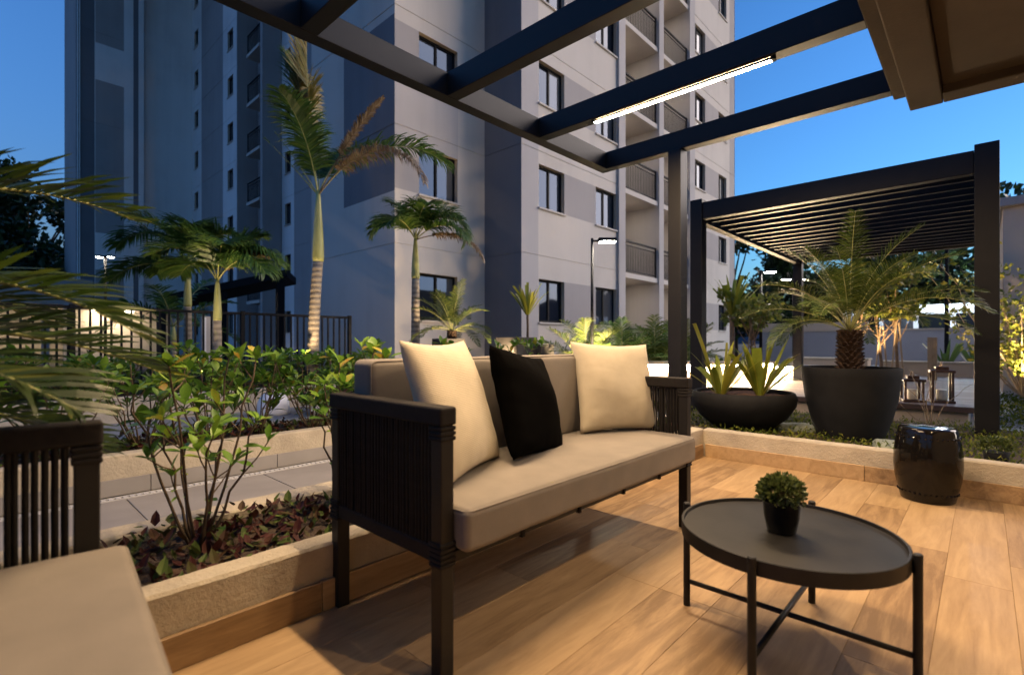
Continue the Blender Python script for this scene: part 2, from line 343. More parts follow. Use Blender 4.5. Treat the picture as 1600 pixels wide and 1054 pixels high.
def window(u, z0, z1, wd, pos, kind='y', bars=1, sill_out=.05):
    """frame, panes and sill of one opening, u = left/low edge"""
    key = (round(wd, 2), round(z1-z0, 2), kind, bars); h = z1-z0; fr = .055; D = .11
    if key not in win_cache:
        P = (lambda a, d, c: (a, d, c)) if kind == 'y' else (lambda a, d, c: (d, a, c))
        def bx(mb, a0, a1, d0, d1, c0, c1):
            p, q = P(a0, d0, c0), P(a1, d1, c1); mb.box(p[0], q[0], p[1], q[1], p[2], q[2])
        f = MB(); bx(f, 0, fr, D, D+.06, 0, h); bx(f, wd-fr, wd, D, D+.06, 0, h); bx(f, fr, wd-fr, D, D+.06, 0, fr); bx(f, fr, wd-fr, D, D+.06, h-fr, h)
        for k in range(1, bars+1): x = wd*k/(bars+1); bx(f, x-.03, x+.03, D+.005, D+.055, fr, h-fr)
        ps = []
        for k in range(bars+1):
            p = MB(); a0 = fr if k == 0 else wd*k/(bars+1)+.03; a1 = wd-fr if k == bars else wd*(k+1)/(bars+1)-.03
            dd = .022 if k % 2 else .036; bx(p, a0, a1, D+dd, D+dd+.008, fr, h-fr); ps.append(p)
        s = MB(); bx(s, -.03, wd+.03, -sill_out, D-.002, -.045, -.002)
        def mk(n, mb, mt):
            me = bpy.data.meshes.new(n); me.from_pydata(mb.v, [], mb.f); me.materials.append(M[mt]); return me
        win_cache[key] = (mk('window', f, 'black_metal'), [mk('pane', p, 'glass') for p in ps], mk('sill', s, 'wall_light'))
    fm, pms, smesh = win_cache[key]; o3 = ORG[bld.name]; p = pos(u, 0, z0)
    wo = inst('window', fm, bld, Matrix.Translation((p[0]-o3[0], p[1]-o3[1], p[2]-o3[2])))
    for q in pms: inst('pane', q, wo, Matrix.Identity(4))
    inst('sill', smesh, wo, Matrix.Identity(4))
KS = range(0, 7)
# front face right of the dark return
def paint_front(u, z):
    if u < 10.0: return 3
    if u > 23.42: return 1
    for k in range(0, 11):
        if sill(k) < z < head(k) and (10 < u < 13.82 or 19.5 < u < 23.42): return 1 if (11.11 < u < 12.64 or 20.69 < u < 22.14) else 0
    return 0
cols_f = [(10.02, 11.11), (12.64, 13.80), (19.52, 20.69), (22.14, 23.04)]
holes = [(a, b_, sill(k), head(k)) for a, b_ in cols_f for k in range(0, 10)]
zc = [q for k in range(11) for q in (sill(k), head(k))]
mb = MB()
wall_grid(9.35, 13.82, -.05, TOP, [h for h in holes if h[1] < 13.9], .17, posY(YF), paint_front, (10.0,), zc, [3.2+STO*k for k in range(9)], mb)
wall_grid(19.5, 24.07, -.05, TOP, [h for h in holes if h[0] > 19], .17, posY(YF), paint_front, (23.42,), zc, [3.2+STO*k for k in range(9)], mb)
mb.build('front_wall', PAL, bld)
for a, b_ in cols_f:
    for k in range(0, 8): window(a, sill(k), head(k), b_-a, posY(YF))
# set-back front face at the corner with its own windows
def paint_b(u, z):
    if u > 8.42: return 0
    if z < 4.45: return 0
    for k in range(1, 11):
        if sill(k) < z < head(k) and u < 7.21: return 1
    if 4.45 < z < 7.15: return 3
    return 0
hb = [(7.21, 8.40, sill(k), head(k)) for k in range(0, 10)]
wall_grid(XS, 9.35, -.05, TOP, hb, .17, posY(YB), paint_b, (8.42, 7.21), zc+[4.45, 7.15], [3.2+STO*k for k in range(9)]).build('corner_wall', PAL, bld)
for k in range(0, 8): window(7.21, sill(k), head(k), 1.19, posY(YB))
# dark return between the two front planes, and the blue side wall of the corner block
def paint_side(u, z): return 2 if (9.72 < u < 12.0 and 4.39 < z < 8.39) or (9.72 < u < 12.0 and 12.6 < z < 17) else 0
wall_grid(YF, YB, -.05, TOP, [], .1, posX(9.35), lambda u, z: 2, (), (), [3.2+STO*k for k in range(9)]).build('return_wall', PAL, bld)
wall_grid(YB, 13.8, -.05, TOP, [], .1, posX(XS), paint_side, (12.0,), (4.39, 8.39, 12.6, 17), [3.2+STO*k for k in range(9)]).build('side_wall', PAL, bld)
MB().box(XS+.2, 24.0, 9.95, 13.78, -.05, TOP-.02).build('core', 'wall_mid', bld)
MB().box(24.02, 24.06, YF, 13.8, -.05, TOP).build('end_wall', 'wall_grey', bld)
MB().box(XS-.1, 24.2, YF-.1, 13.9, TOP, TOP+.5).build('parapet', 'wall_grey', bld)
# balcony bays
for a, b_ in ((13.82, 14.21), (16.5, 16.84), (19.03, 19.5)):
    MB().box(a, b_, YF-.08, 9.9, -.05, TOP-.01).build('pilaster', 'wall_mid', bld)
bays = [(14.21, 16.5), (16.84, 19.03)]
mb = MB()
for a, b_ in bays: mb.box(a, b_, 9.88, 9.93, -.05, TOP-.03)
mb.build('balcony_back_wall', 'wall_grey', bld)
def railing_mesh(a, b_, axis, L):
    r = MB()
    def bx(x0, x1, d0, d1, z0, z1):
        if axis == 'y': r.box(x0, x1, d0, d1, z0, z1)
        else: r.box(d0, d1, x0, x1, z0, z1)
    bx(0, L, -.03, .03, 1.02, 1.07); bx(0, L, -.015, .015, .90, .925); bx(0, L, -.015, .015, .07, .10)
    n = max(4, int(L/.105))
    for i in range(n+1): x = .01+i*(L-.034)/n; bx(x, x+.014, -.007, .007, .10, .90)
    for x in (0, L-.04): bx(x, x+.04, -.02, .02, -.01, 1.02)
    return r
rm_cache = {}
for k in range(0, 8):
    fl = .35 if k == 0 else 3.2+STO*(k-1)
    for a, b_ in bays:
        bal = MB().box(a, b_, YF-.02, 9.875, fl-.16, fl).build('balcony', 'wall_light', bld)
        rk = round(b_-a, 2)
        r = railing_mesh(a, b_, 'y', b_-a); r.v = [(p[0]+a, p[1]+YF+.06, p[2]+fl) for p in r.v]; r.build('railing', 'black_metal', bal)
        d = MB(); d.box(a+.25, a+.33, 9.83, 9.878, fl, fl+2.25); d.box(a+1.13, a+1.21, 9.83, 9.878, fl, fl+2.25); d.box(a+.33, a+1.13, 9.83, 9.878, fl+2.17, fl+2.25); d.build('door_frame', 'wall_light', bal)
        MB().box(a+.33, a+1.13, 9.845, 9.872, fl, fl+2.17).build('glass_door', 'glass', bal)
        MB().box(a+1.45, a+1.75, 9.6, 9.878, fl, fl+2.5).build('column', 'wall_light', bal)
        cl = fl-.16
        c = MB().lathe([(.13, -.03), (.14, -.012), (.14, -.001)], 20, ((a+b_)/2-.25, 9.1, cl)).build('ceiling_light', 'white_paint', bal)
        MB().lathe([(.001, -.046), (.09, -.044), (.115, -.031)], 20, ((a+b_)/2-.25, 9.1, cl)).build('diffuser', 'ceiling_lamp', c, smooth=True)
# receding left wing
def wing_wall(name, X, y0, y1, mi, wins=None, ww=.9, z1=TOP):
    hs = []
    if wins: hs = [(wins, wins+ww, sill(k), head(k)) for k in range(0, 10)]
    wall_grid(y0, y1, -.05, z1, hs, .17, posX(X), lambda u, z: mi, (), [], [3.2+STO*k for k in range(10)] ).build(name, PAL, bld)
    if wins:
        for k in range(0, 10): window(wins, sill(k), head(k), ww, posX(X), 'x', 1)
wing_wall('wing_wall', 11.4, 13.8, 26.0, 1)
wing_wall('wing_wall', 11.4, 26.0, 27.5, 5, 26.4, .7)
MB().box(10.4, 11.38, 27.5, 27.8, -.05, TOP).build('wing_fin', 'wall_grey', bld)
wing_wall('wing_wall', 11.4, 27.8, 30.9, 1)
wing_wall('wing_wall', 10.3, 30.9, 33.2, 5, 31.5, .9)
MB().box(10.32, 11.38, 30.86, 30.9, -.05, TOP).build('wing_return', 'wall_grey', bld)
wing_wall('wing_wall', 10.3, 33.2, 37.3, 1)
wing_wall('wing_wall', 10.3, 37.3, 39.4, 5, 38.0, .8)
for k in range(1, 10):
    fl = 3.2+STO*(k-1)
    bal = MB().box(10.35, 11.38, 27.82, 29.6, fl-.16, fl).build('balcony', 'wall_light', bld)
    r = railing_mesh(0, 0, 'x', 1.78); r.v = [(p[0]+10.42, p[1]+27.82, p[2]+fl) for p in r.v]; r.build('railing', 'black_metal', bal)
MB().box(7.5, 12, 39.4, 44, -.05, TOP).build('wing_block', 'wall_white', bld)
def paint_end(u, z):
    if u < 4.45: return 2
    if u < 5.05: return 2
    if 5.08 < u < 6.45 and (z < 5.3 or 7.5 < z < 16.6 or z > 18.8): return 1
    if 6.92 < u < 7.18 and (3.5 < z < 6 or z > 9.3): return 2
    return 5
wall_grid(4.2, 7.5, -.05, TOP, [], .1, posY(38.6), paint_end, (4.45, 5.05, 5.08, 6.45, 6.92, 7.18), (5.3, 7.5, 16.6, 18.8, 3.5, 6, 9.3), [3.2+STO*k for k in range(10)]).build('end_block_wall', PAL, bld)
MB().box(4.22, 7.49, 38.72, 44, -.05, TOP).build('end_block', 'wall_grey', bld)
MB().box(7.47, 7.5, 38.6, 39.4, -.05, TOP).build('end_block_return', 'wall_white', bld)
for x in (4.27, 4.36):
    MB().tube([(x, 38.55, 0), (x, 38.55, TOP)], .03, 8).build('downpipe', 'white_paint', bld)
MB().box(4.1, 12, 13.9, 44.1, TOP, TOP+.5).build('wing_parapet', 'wall_grey', bld)
MB().box(11.6, 24, 13.8, 44, -.05, TOP-.05).build('wing_core', 'wall_mid', bld)

# ------------------------------------------------------------------ pergola over the terrace, slab, strip light
PH = 2.69; BH = .17
pg = thing('terrace_pergola', 'black metal pergola frame of open beams overhead above the sofa terrace', 'pergola', (4.4, 2.06, .15))
box_part('beam', 'pergola_metal', pg, -1.2, 4.45, 2.77, 2.87, PH, PH+BH)
for X in (4.4, 3.35, 2.35, 1.3, .27):
    box_part('beam', 'pergola_metal', pg, X-.05, X+.05, .47, 2.768, PH+.001, PH+BH-.002)
box_part('post', 'pergola_metal', pg, 4.33, 4.47, 1.98, 2.10, -.05, PH)
box_part('post', 'pergola_metal', pg, -1.1, -.98, 2.76, 2.88, -.05, PH)
sl = thing('roof_slab', 'brown rough concrete roof slab jutting in overhead at the right edge', 'roof slab', (2, -1.2, 0))
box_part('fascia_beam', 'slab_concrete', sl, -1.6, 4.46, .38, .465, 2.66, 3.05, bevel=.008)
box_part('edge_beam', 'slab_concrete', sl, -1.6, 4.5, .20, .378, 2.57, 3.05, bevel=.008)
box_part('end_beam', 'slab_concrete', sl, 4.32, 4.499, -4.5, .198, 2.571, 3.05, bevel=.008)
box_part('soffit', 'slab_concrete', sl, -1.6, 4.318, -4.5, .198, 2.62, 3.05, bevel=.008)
box_part('added_rear_wall', 'added_lounge_wall', sl, -1.6, 4.3, -1.7, -1.55, -.05, 2.619); box_part('side_wall', 'added_lounge_wall', sl, 4.33, 4.49, -4.4, -.75, -.05, 2.57)  # unseen walls added to shade the terrace from low sun and bounce light
for cx, cy in ((-1.45, -2.3), (-1.45, .28)): box_part('column', 'slab_concrete', sl, cx-.1, cx+.1, cy-.08, cy+.08, -.05, 2.572, bevel=.008)
def strip(x, label):
    s = thing('strip_light', label, 'strip light', (x, 1.59, PH))
    hs = MB(); hs.box(x-.022, x-.017, .93, 2.25, PH-.016, PH-.001); hs.box(x+.017, x+.022, .93, 2.25, PH-.016, PH-.001); hs.box(x-.017, x+.017, .93, .95, PH-.016, PH-.001); hs.box(x-.017, x+.017, 2.23, 2.25, PH-.016, PH-.001); hs.build('housing', 'black_metal', s)
    MB().add([(x-.0168, .951, PH-.0162), (x-.0168, 2.229, PH-.0162), (x+.0168, 2.229, PH-.0162), (x+.0168, .951, PH-.0162)], [(0, 1, 2, 3)]).build('diffuser', 'led', s)
strip(3.35, 'glowing warm linear strip light fixed under the black pergola beam')
strip(1.3, 'matching warm strip light under the pergola beam above the near sofa arm')

for q, (dx_, dy_) in enumerate(((1.55, -.6), (3.0, -.6))):
    dl = thing('ceiling_downlight', ['small round recessed downlight in the slab between the two sofas', 'small round recessed downlight in the slab above the coffee table'][q], 'downlight', (dx_, dy_, 2.62), 'recessed slab downlights', world=False)
    MB().lathe([(.045, -.002), (.06, -.006), (.062, -.0005)], 28, close=False).build('trim_ring', 'white_paint', dl, smooth=True)
    MB().lathe([(.001, -.0022), (.044, -.002)], 28, close=False).build('lens', 'downlight_glow', dl)

# ------------------------------------------------------------------ planter walls
def rough_wall(par, x0, x1, y0, y1, z0, z1):
    """rendered kerb wall with slightly broken arrises"""
    q = random.Random(int((x0+y0)*100)); ax = 0 if x1-x0 > y1-y0 else 1; L0, L1 = (x0, x1) if ax == 0 else (y0, y1); a0, a1 = (y0, y1) if ax == 0 else (x0, x1)
    n = int((L1-L0)/.022); mb = MB(); c = .009; R_ = []; st = [0]*8
    for i in range(n+1):
        u = L0+(L1-L0)*i/n
        st = [.6*v_+q.gauss(0, .0006)+(q.uniform(-.005, 0) if q.random() < .012 else 0) for v_ in st]
        sec = [(a0, z0), (a0+st[5]*.4, (z0+z1)/2), (a0+st[0]*.8, z1-c+st[1]), (a0+c+st[2], z1+st[3]), ((a0+a1)/2, z1+st[4]*.6), (a1-c+st[6], z1+st[7]), (a1+st[1]*.8, z1-c), (a1, z0)]
        R_ += [(u, a, z) if ax == 0 else (a, u, z) for a, z in sec]
    mb.add(R_, [(8*i+j, 8*(i+1)+j, 8*(i+1)+j+1, 8*i+j+1) for i in range(n) for j in range(7)]+[tuple(range(8)), tuple(8*n+j for j in reversed(range(8)))])
    return mb.build('wall', 'stucco', par)
def planter(name, label, origin, walls, tiles=None, soil=None):
    t_ = thing(name, label, 'planter', origin)
    for wbox in walls: rough_wall(t_, *wbox)
    if tiles:
        for tb in tiles: box_part('tile', 'wood_tile', t_, *tb, bevel=.002, seg=1)
    if soil: MB().box(*soil).build('soil', 'soil', t_)
    return t_
TH = .105
tl = []; x = -1.55
while x < 4.18:
    x1 = min(x+1.2, 4.17); tl.append((x, x1-.003, 1.706, 1.722, 0.0005, TH)); x += 1.2
planter('raised_planter', 'low beige rendered planter with wood tile skirting running behind the sofa', (1.5, 2.1, 0),
        [(-4, 4.21, 1.723, 1.83, -.05, .23), (-4, 4.6, 2.37, 2.51, -.05, .225)], tl, (-4, 4.55, 1.831, 2.369, -.05, .185))
tl = []; y = -3.0
while y < 1.70:
    y1 = min(y+1.2, 1.703); tl.append((4.184, 4.2, y, y1-.003, .0005, TH)); y += 1.2
planter('garden_kerb', 'low beige rendered kerb wall with wood tile skirting behind the black stool', (4.26, 0, 0), [(4.201, 4.31, -3, 1.722, -.05, .225)], tl)
tl = []; x = -4
while x < 6:
    tl.append((x, x+.795, 3.934, 3.949, .0005, .10)); x += .8
planter('long_planter', 'long beige rendered planter across the tiled path holding leafy shrubs', (1, 4.4, 0),
        [(-6, 6, 3.95, 4.06, -.05, .25), (-6, 2.6, 4.76, 4.9, -.05, .22)], None, (-6, 6, 4.061, 4.759, -.05, .2))
for o in tl: MB().box(*o).build('tile', 'path_tile', bpy.data.objects['long_planter'])
# angled bed on the walkway with red plants
an = thing('angled_planter', 'angular pale concrete planter on the walkway filled with red plants', 'planter', (3, 5.6, 0))
pts = [(2.4, 5.1), (3.2, 5.05), (5.4, 5.5), (5.4, 7.0), (3.2, 6.8)]
mb = MB(); n = len(pts); cx = sum(p[0] for p in pts)/n; cy = sum(p[1] for p in pts)/n
inn = [(cx+(p[0]-cx)*.86, cy+(p[1]-cy)*.84) for p in pts]
vs = [(p[0], p[1], z) for z in (-.05, .24) for p in pts]+[(p[0], p[1], z) for z in (.24, .1) for p in inn]
mb.add(vs, [(i, (i+1) % n, n+(i+1) % n, n+i) for i in range(n)]+[(n+i, n+(i+1) % n, 2*n+(i+1) % n, 2*n+i) for i in range(n)]+[(2*n+i, 2*n+(i+1) % n, 3*n+(i+1) % n, 3*n+i) for i in range(n)])
mb.build('wall', 'stucco', an, bevel=.015)
MB().add([(p[0], p[1], .2) for p in inn], [tuple(range(n))]).build('soil', 'soil', an)
planter('fence_planter', 'long low beige planter wall below the black bar fence', (-2, 7.5, 0), [(-9, 4.7, 7.46, 7.6, -.05, .3)])

# ------------------------------------------------------------------ soft furniture
def rounded_box(dx, dy, dz, r, n=14, crown=0, puff=0, seed=0, wr=.0):
    rr = random.Random(seed); ph = [rr.uniform(0, 6.28) for _ in range(6)]
    mb = MB(); idx = {}
    def P(u, v, w_):
        h = Vector((dx/2, dy/2, dz/2)); p = Vector((u*h.x, v*h.y, w_*h.z)); c = Vector([max(-h[i]+r, min(h[i]-r, p[i])) for i in range(3)])
        d = p-c; q = c+d.normalized()*r if d.length > 1e-9 else p
        e = (1-u*u)*(1-v*v)
        if crown: q.z += crown*e**.5*(1 if w_ > 0 else -.2)*abs(w_)
        if puff: q.y += puff*math.copysign(1, v)*abs(v)*((1-u*u)*(1-w_*w_))**.5
        if wr: q += Vector((0, 0, 1))*wr*(math.sin(q.x*9+ph[0])*math.sin(q.y*13+ph[1])+.6*math.sin(q.x*21+q.y*8+ph[2]))*abs(w_)
        return q
    def key(u, v, w_):
        k = (round(u, 4), round(v, 4), round(w_, 4))
        if k not in idx: idx[k] = len(mb.v); mb.v.append(tuple(P(u, v, w_)))
        return idx[k]
    def rs(hd):
        a = r/(hd/2); m_ = 4
        e = [a*(i/m_) for i in range(m_)]; L = [-1+q for q in e]; C = [(-1+a)+(2-2*a)*i/n for i in range(n+1)]
        return L+C+[-q for q in reversed(L)]
    gx, gy, gz = rs(dx), rs(dy), rs(dz)
    def face(ax, sgn):
        A, B = [(gy, gz), (gx, gz), (gx, gy)][ax]
        for i in range(len(A)-1):
            for j in range(len(B)-1):
                q = []
                for a, b_ in ((A[i], B[j]), (A[i+1], B[j]), (A[i+1], B[j+1]), (A[i], B[j+1])):
                    q.append(key(*[(sgn, a, b_), (a, sgn, b_), (a, b_, sgn)][ax]))
                if (sgn > 0) == (ax == 1): q.reverse()
                mb.f.append(tuple(q)); mb.mi.append(0)
    for ax in range(3):
        for sgn in (-1, 1): face(ax, sgn)
    return mb
def moved(mb, x, y, z): mb.v = [(p[0]+x, p[1]+y, p[2]+z) for p in mb.v]; return mb
rope_me = None
def lounge_seat(name, label, cat, L, D, loc, rz, group=None):
    """local frame: arms at x=0 and x=L (leg centres), front at y=0, back at y=D"""
    global rope_me
    s = thing(name, label, cat, loc, group, rz, world=False)
    FM = 'furniture_metal'; h = .0235
    if rope_me is None:
        rp = MB().tube([(0, 0, .352), (.0006, 0, .45), (-.0006, .0004, .6), (0, 0, .735)], .0050, 8, cap=False); rope_me = bpy.data.meshes.new('rope'); rope_me.from_pydata(rp.v, [], rp.f); rope_me.materials.append(M['rope'])
        rope_me.polygons.foreach_set('use_smooth', [True]*len(rope_me.polygons))
    for x in (0, L):
        arm = MB()
        arm.box(x-h-.007, x+h+.007, -h-.006, D+h+.006, .715, .768)
        a = arm.build('arm_rail', 'rope', s, bevel=.008, seg=3); box_part('lower_rail', 'rope', s, x-h, x+h, h, D-h, .325, .372, bevel=.006)
        for yy in (0, D):
            box_part('leg', FM, s, x-h, x+h, yy-h, yy+h, 0, .714, bevel=.004)
            wr = MB()
            for k in range(5): zz = .315+k*.0145; wr.box(x-h-.005, x+h+.005, yy-h-.005, yy+h+.005, zz, zz+.0125)
            for k in range(3): zz = .672+k*.0145; wr.box(x-h-.005, x+h+.005, yy-h-.005, yy+h+.005, zz, zz+.0125)
            tag(wr.build('rope_wrap', 'rope', a, bevel=.004), kind='stuff')
        n = 33
        rr = random.Random(5)
        for i in range(n):
            yy = h+.012+(D-2*h-.024)*i/(n-1)+rr.uniform(-.003, .003)
            for dx in (-.016, .016): inst('rope', rope_me, a, Matrix.Translation((x+dx, yy+(0.004 if dx > 0 else 0), 0)))
    fr = MB(); fr.box(h, L-h, -.02, .02, .318, .352); fr.box(h, L-h, D-.02, D+.02, .318, .352)
    for k in range(1, 4): fr.box(L*k/4-.015, L*k/4+.015, .02, D-.02, .325, .35)
    fr.build('seat_frame', FM, s, bevel=.003)
    for k in range(1, 5): x = L*k/5; box_part('rope_band', 'rope', s, x-.008, x+.008, -.026, .026, .312, .358, bevel=.002)
    bk = MB(); bk.box(h, L-h, D-.022, D+.022, .72, .764); bb = bk.build('back_frame', 'rope', s, bevel=.006)
    bc = MB(); n = int(L/.035)
    for i in range(n): x = .05+i*(L-.1)/(n-1); bc.tube([(x, D, .352), (x, D, .72)], .006, 6, cap=False)
    tag(bc.build('back_cords', 'rope', bb), kind='stuff')
    cu = moved(rounded_box(L-.055, D-.02+.085, .125, .022, 22, .010, 0, 3, .0016), L/2, (D-.02)/2-.032, .417); cu.build('seat_cushion', 'sofa_fabric', s, smooth=True)
    def seam(dx, dy, dz, c, zz, vertical=False):
        k = []; r_ = .022
        for q, (sx, sy) in enumerate(((1, 1), (-1, 1), (-1, -1), (1, -1))):
            for w_ in range(5):
                a = R(90*q+w_*22.5); k.append(((dx/2-r_)*sx+r_*math.cos(a), (dy/2-r_)*sy+r_*math.sin(a)))
        k.append(k[0]); pts = [(c[0]+p_[0], c[1]+p_[1], c[2]+zz) if not vertical else (c[0]+p_[0], c[1]+zz, c[2]+p_[1]) for p_ in k]
        return MB().tube(pts, .0028, 6, cap=False)
    seam(L-.055-.010, D+.065-.010, .125, (L/2, (D-.02)/2-.032, .417), .054).build('seam', 'sofa_fabric', s.children[-1] if False else s, smooth=True)
    seam(L-.06-.010, .41-.010, 0, (L/2, D-.088, .683), -.057, True).build('seam', 'sofa_fabric', s, smooth=True)
    cb = moved(rounded_box(L-.06, .125, .41, .024, 18, 0, .016, 4, .001), L/2, D-.088, .683); cb.build('back_cushion', 'sofa_fabric', s, smooth=True)
    return s
lounge_seat('sofa', 'taupe cushioned two-seat sofa with black rope-strung arms', 'sofa', 1.6, .58, (.92, 1.13, 0), 0)
lounge_seat('sofa', 'second taupe cushioned sofa with black rope arm, cut off at the left edge', 'sofa', 1.6, .58, (.045, -.074, 0), R(85))
def pillow(name, label, mat, wd, ht, th, loc, rz, lean, roll=0, seed=1, wrink=.004):
    rr = random.Random(seed); mb = MB(); n = 34; ph = [rr.uniform(0, 6.28) for _ in range(10)]
    grid = {}
    for side in (1, -1):
        for i in range(n+1):
            for j in range(n+1):
                u, v = -1+2*i/n, -1+2*j/n
                if side < 0 and (i in (0, n) or j in (0, n)): grid[(side, i, j)] = grid[(1, i, j)]; continue
                x = u*(1-.075*(1-v*v)**1.0+.0*v)*wd/2; z = v*(1-.075*(1-u*u))*ht/2
                e = max(0, (1-u*u)*(1-v*v)); t_ = th/2*e**.42
                edge = (1-e)**3
                # seam puckers run in from the edges, broad sag folds cross the face
                pk = wrink*.5*(math.sin(u*17+ph[0])*abs(v)**5+math.sin(v*15+ph[1])*abs(u)**5)*e**.3*1.3
                fo = wrink*1.2*(math.sin(2.3*u+3.2*v+ph[2])+.6*math.sin(4*u-2.5*v+ph[3])+.15*math.sin(7*v+4*u+ph[4]))*e**.5
                fo += wrink*.7*math.exp(-((u*.7+v*.7+.9)/.12)**2)*math.sin(9*(u-v)+ph[5])*e**.3
                y = -side*(t_+pk+fo)
                grid[(side, i, j)] = len(mb.v); mb.v.append((x, y, z+ht/2-.012*(1-abs(v))*0))
        for i in range(n):
            for j in range(n):
                q = [grid[(side, i, j)], grid[(side, i+1, j)], grid[(side, i+1, j+1)], grid[(side, i, j+1)]]
                mb.f.append(tuple(q if side > 0 else q[::-1])); mb.mi.append(0)
    o = mb.build(name, mat, smooth=True)
    o.matrix_world = Matrix.Translation(loc) @ Matrix.Rotation(rz, 4, 'Z') @ Matrix.Rotation(-lean, 4, 'X') @ Matrix.Rotation(roll, 4, 'Y')
    return tag(o, label, 'pillow', 'pillows on the sofa')
pillow('pillow', 'cream ribbed square pillow leaning in the near corner of the sofa', 'cream_rib', .50, .50, .15, (1.24, 1.335, .485), R(24), R(19), 0, 1)
pillow('pillow', 'black velvet square pillow in the middle of the sofa', 'black_velvet', .50, .455, .16, (1.62, 1.35, .478), R(18), R(17), R(8), 2, .007)
pillow('pillow', 'plain cream pillow at the far end of the sofa', 'cream_cloth', .50, .48, .15, (2.32, 1.385, .485), R(-22), R(15), R(2), 3, .005)

# ------------------------------------------------------------------ coffee table, small plant, stool
ct = thing('coffee_table', 'low round dark metal coffee table with raised rim and cross stretchers', 'table', (1.775, .46, 0), world=False)
RT = .316
MB().lathe([(RT-.02, .315), (RT, .316), (RT+.001, .358), (RT-.001, .360), (RT-.008, .360), (RT-.010, .350), (.001, .350)], 96).build('table_top', 'table_metal', ct, smooth=True).data.set_sharp_from_angle(angle=R(35))
for k in range(4):
    a = R(90*k); c, s_ = math.cos(a), math.sin(a)
    MB().tube([(c*(RT+.012), s_*(RT+.012), 0), (c*(RT+.012), s_*(RT+.012), .368), (c*(RT+.012), s_*(RT+.012), .371)], [.0118, .0118, .009], 20).build('leg', 'table_metal', ct, smooth=True).data.set_sharp_from_angle(angle=R(40))
MB().tube([(RT+.01, 0, .095), (-RT-.01, 0, .095)], .0085, 14).build('stretcher', 'table_metal', ct, smooth=True)
MB().tube([(0, RT+.01, .088), (0, -RT-.01, .088)], .0085, 14).build('stretcher', 'table_metal', ct, smooth=True)
pp = thing('potted_plant', 'small bushy green plant in a black pot on the coffee table', 'potted plant', (1.76, .47, .3505), world=False)
MB().lathe([(.001, .0), (.038, 0), (.042, .004), (.051, .05), (.055, .095), (.057, .098), (.052, .098), (.048, .085), (.001, .083)], 40).build('pot', 'glazed_ceramic', pp, smooth=True).data.set_sharp_from_angle(angle=R(50))
def leaf_ball(n, c, rx, rz, ls, rr, shell=.55, flat=0, droop=0):
    mb = MB()
    for _ in range(n):
        d = Vector((rr.gauss(0, 1), rr.gauss(0, 1), rr.gauss(0, 1))).normalized()
        if flat and d.z < -flat: d.z = -d.z
        q = rr.uniform(shell, 1)
        p = Vector(c)+Vector((d.x*rx*q, d.y*rx*q, d.z*rz*q))
        dirv = (d*.8+Vector((rr.gauss(0, .5), rr.gauss(0, .5), rr.gauss(0, .5)+.2-droop))).normalized()
        sd_ = dirv.cross(Vector((rr.gauss(0, 1), rr.gauss(0, 1), rr.gauss(0, 1)))).normalized()
        l = ls*rr.uniform(.6, 1.2); wv = l*.36; nn = dirv.cross(sd_)
        mb.add([p, p+dirv*l*.5+sd_*wv+nn*l*.08, p+dirv*l+nn*l*-.05, p+dirv*l*.5-sd_*wv+nn*l*.08], [(0, 1, 2, 3)])
    return mb
rr = random.Random(11)
st = MB()
for k in range(40):
    a, e = rr.uniform(0, 6.28), rr.uniform(.5, 1.5); st.tube([(0, 0, .08), (.05*math.cos(a)*math.cos(e), .05*math.sin(a)*math.cos(e), .105+.05*math.sin(e))], .0012, 4)
tag(st.build('stems', 'stem', pp), kind='stuff')
tag(leaf_ball(1100, (0, 0, .12), .067, .056, .018, rr, .5, .45).build('foliage', 'tiny_leaf', pp), kind='stuff')
sb = thing('garden_stool', 'glossy black ceramic drum stool standing by the planter kerb', 'stool', (3.97, .25, 0), world=False)
prof = [(r_*.84, z_) for r_, z_ in [(.001, 0), (.15, 0), (.158, .006), (.172, .06), (.19, .13), (.20, .21), (.198, .28), (.188, .35), (.174, .405), (.168, .43), (.16, .437), (.13, .44), (.001, .441)]]
MB().lathe(prof, 56).build('body', 'glazed_ceramic', sb, smooth=True).data.set_sharp_from_angle(angle=R(50))
for zz, rad in ((.055, .145), (.385, .1525)):
    st = MB(); nb = 34
    for k in range(nb):
        a = 2*math.pi*k/nb; st.lathe([(.0075, -.002), (.0055, .003), (.001, .005)], 8, (0, 0, 0)); q = st.v[-24:]
        st.v[-24:] = [tuple(Matrix.Rotation(a, 3, 'Z') @ Vector((rad+p[2], p[0], zz+p[1]))) for p in q]
    tag(st.build('studs', 'glazed_ceramic', sb), kind='stuff')

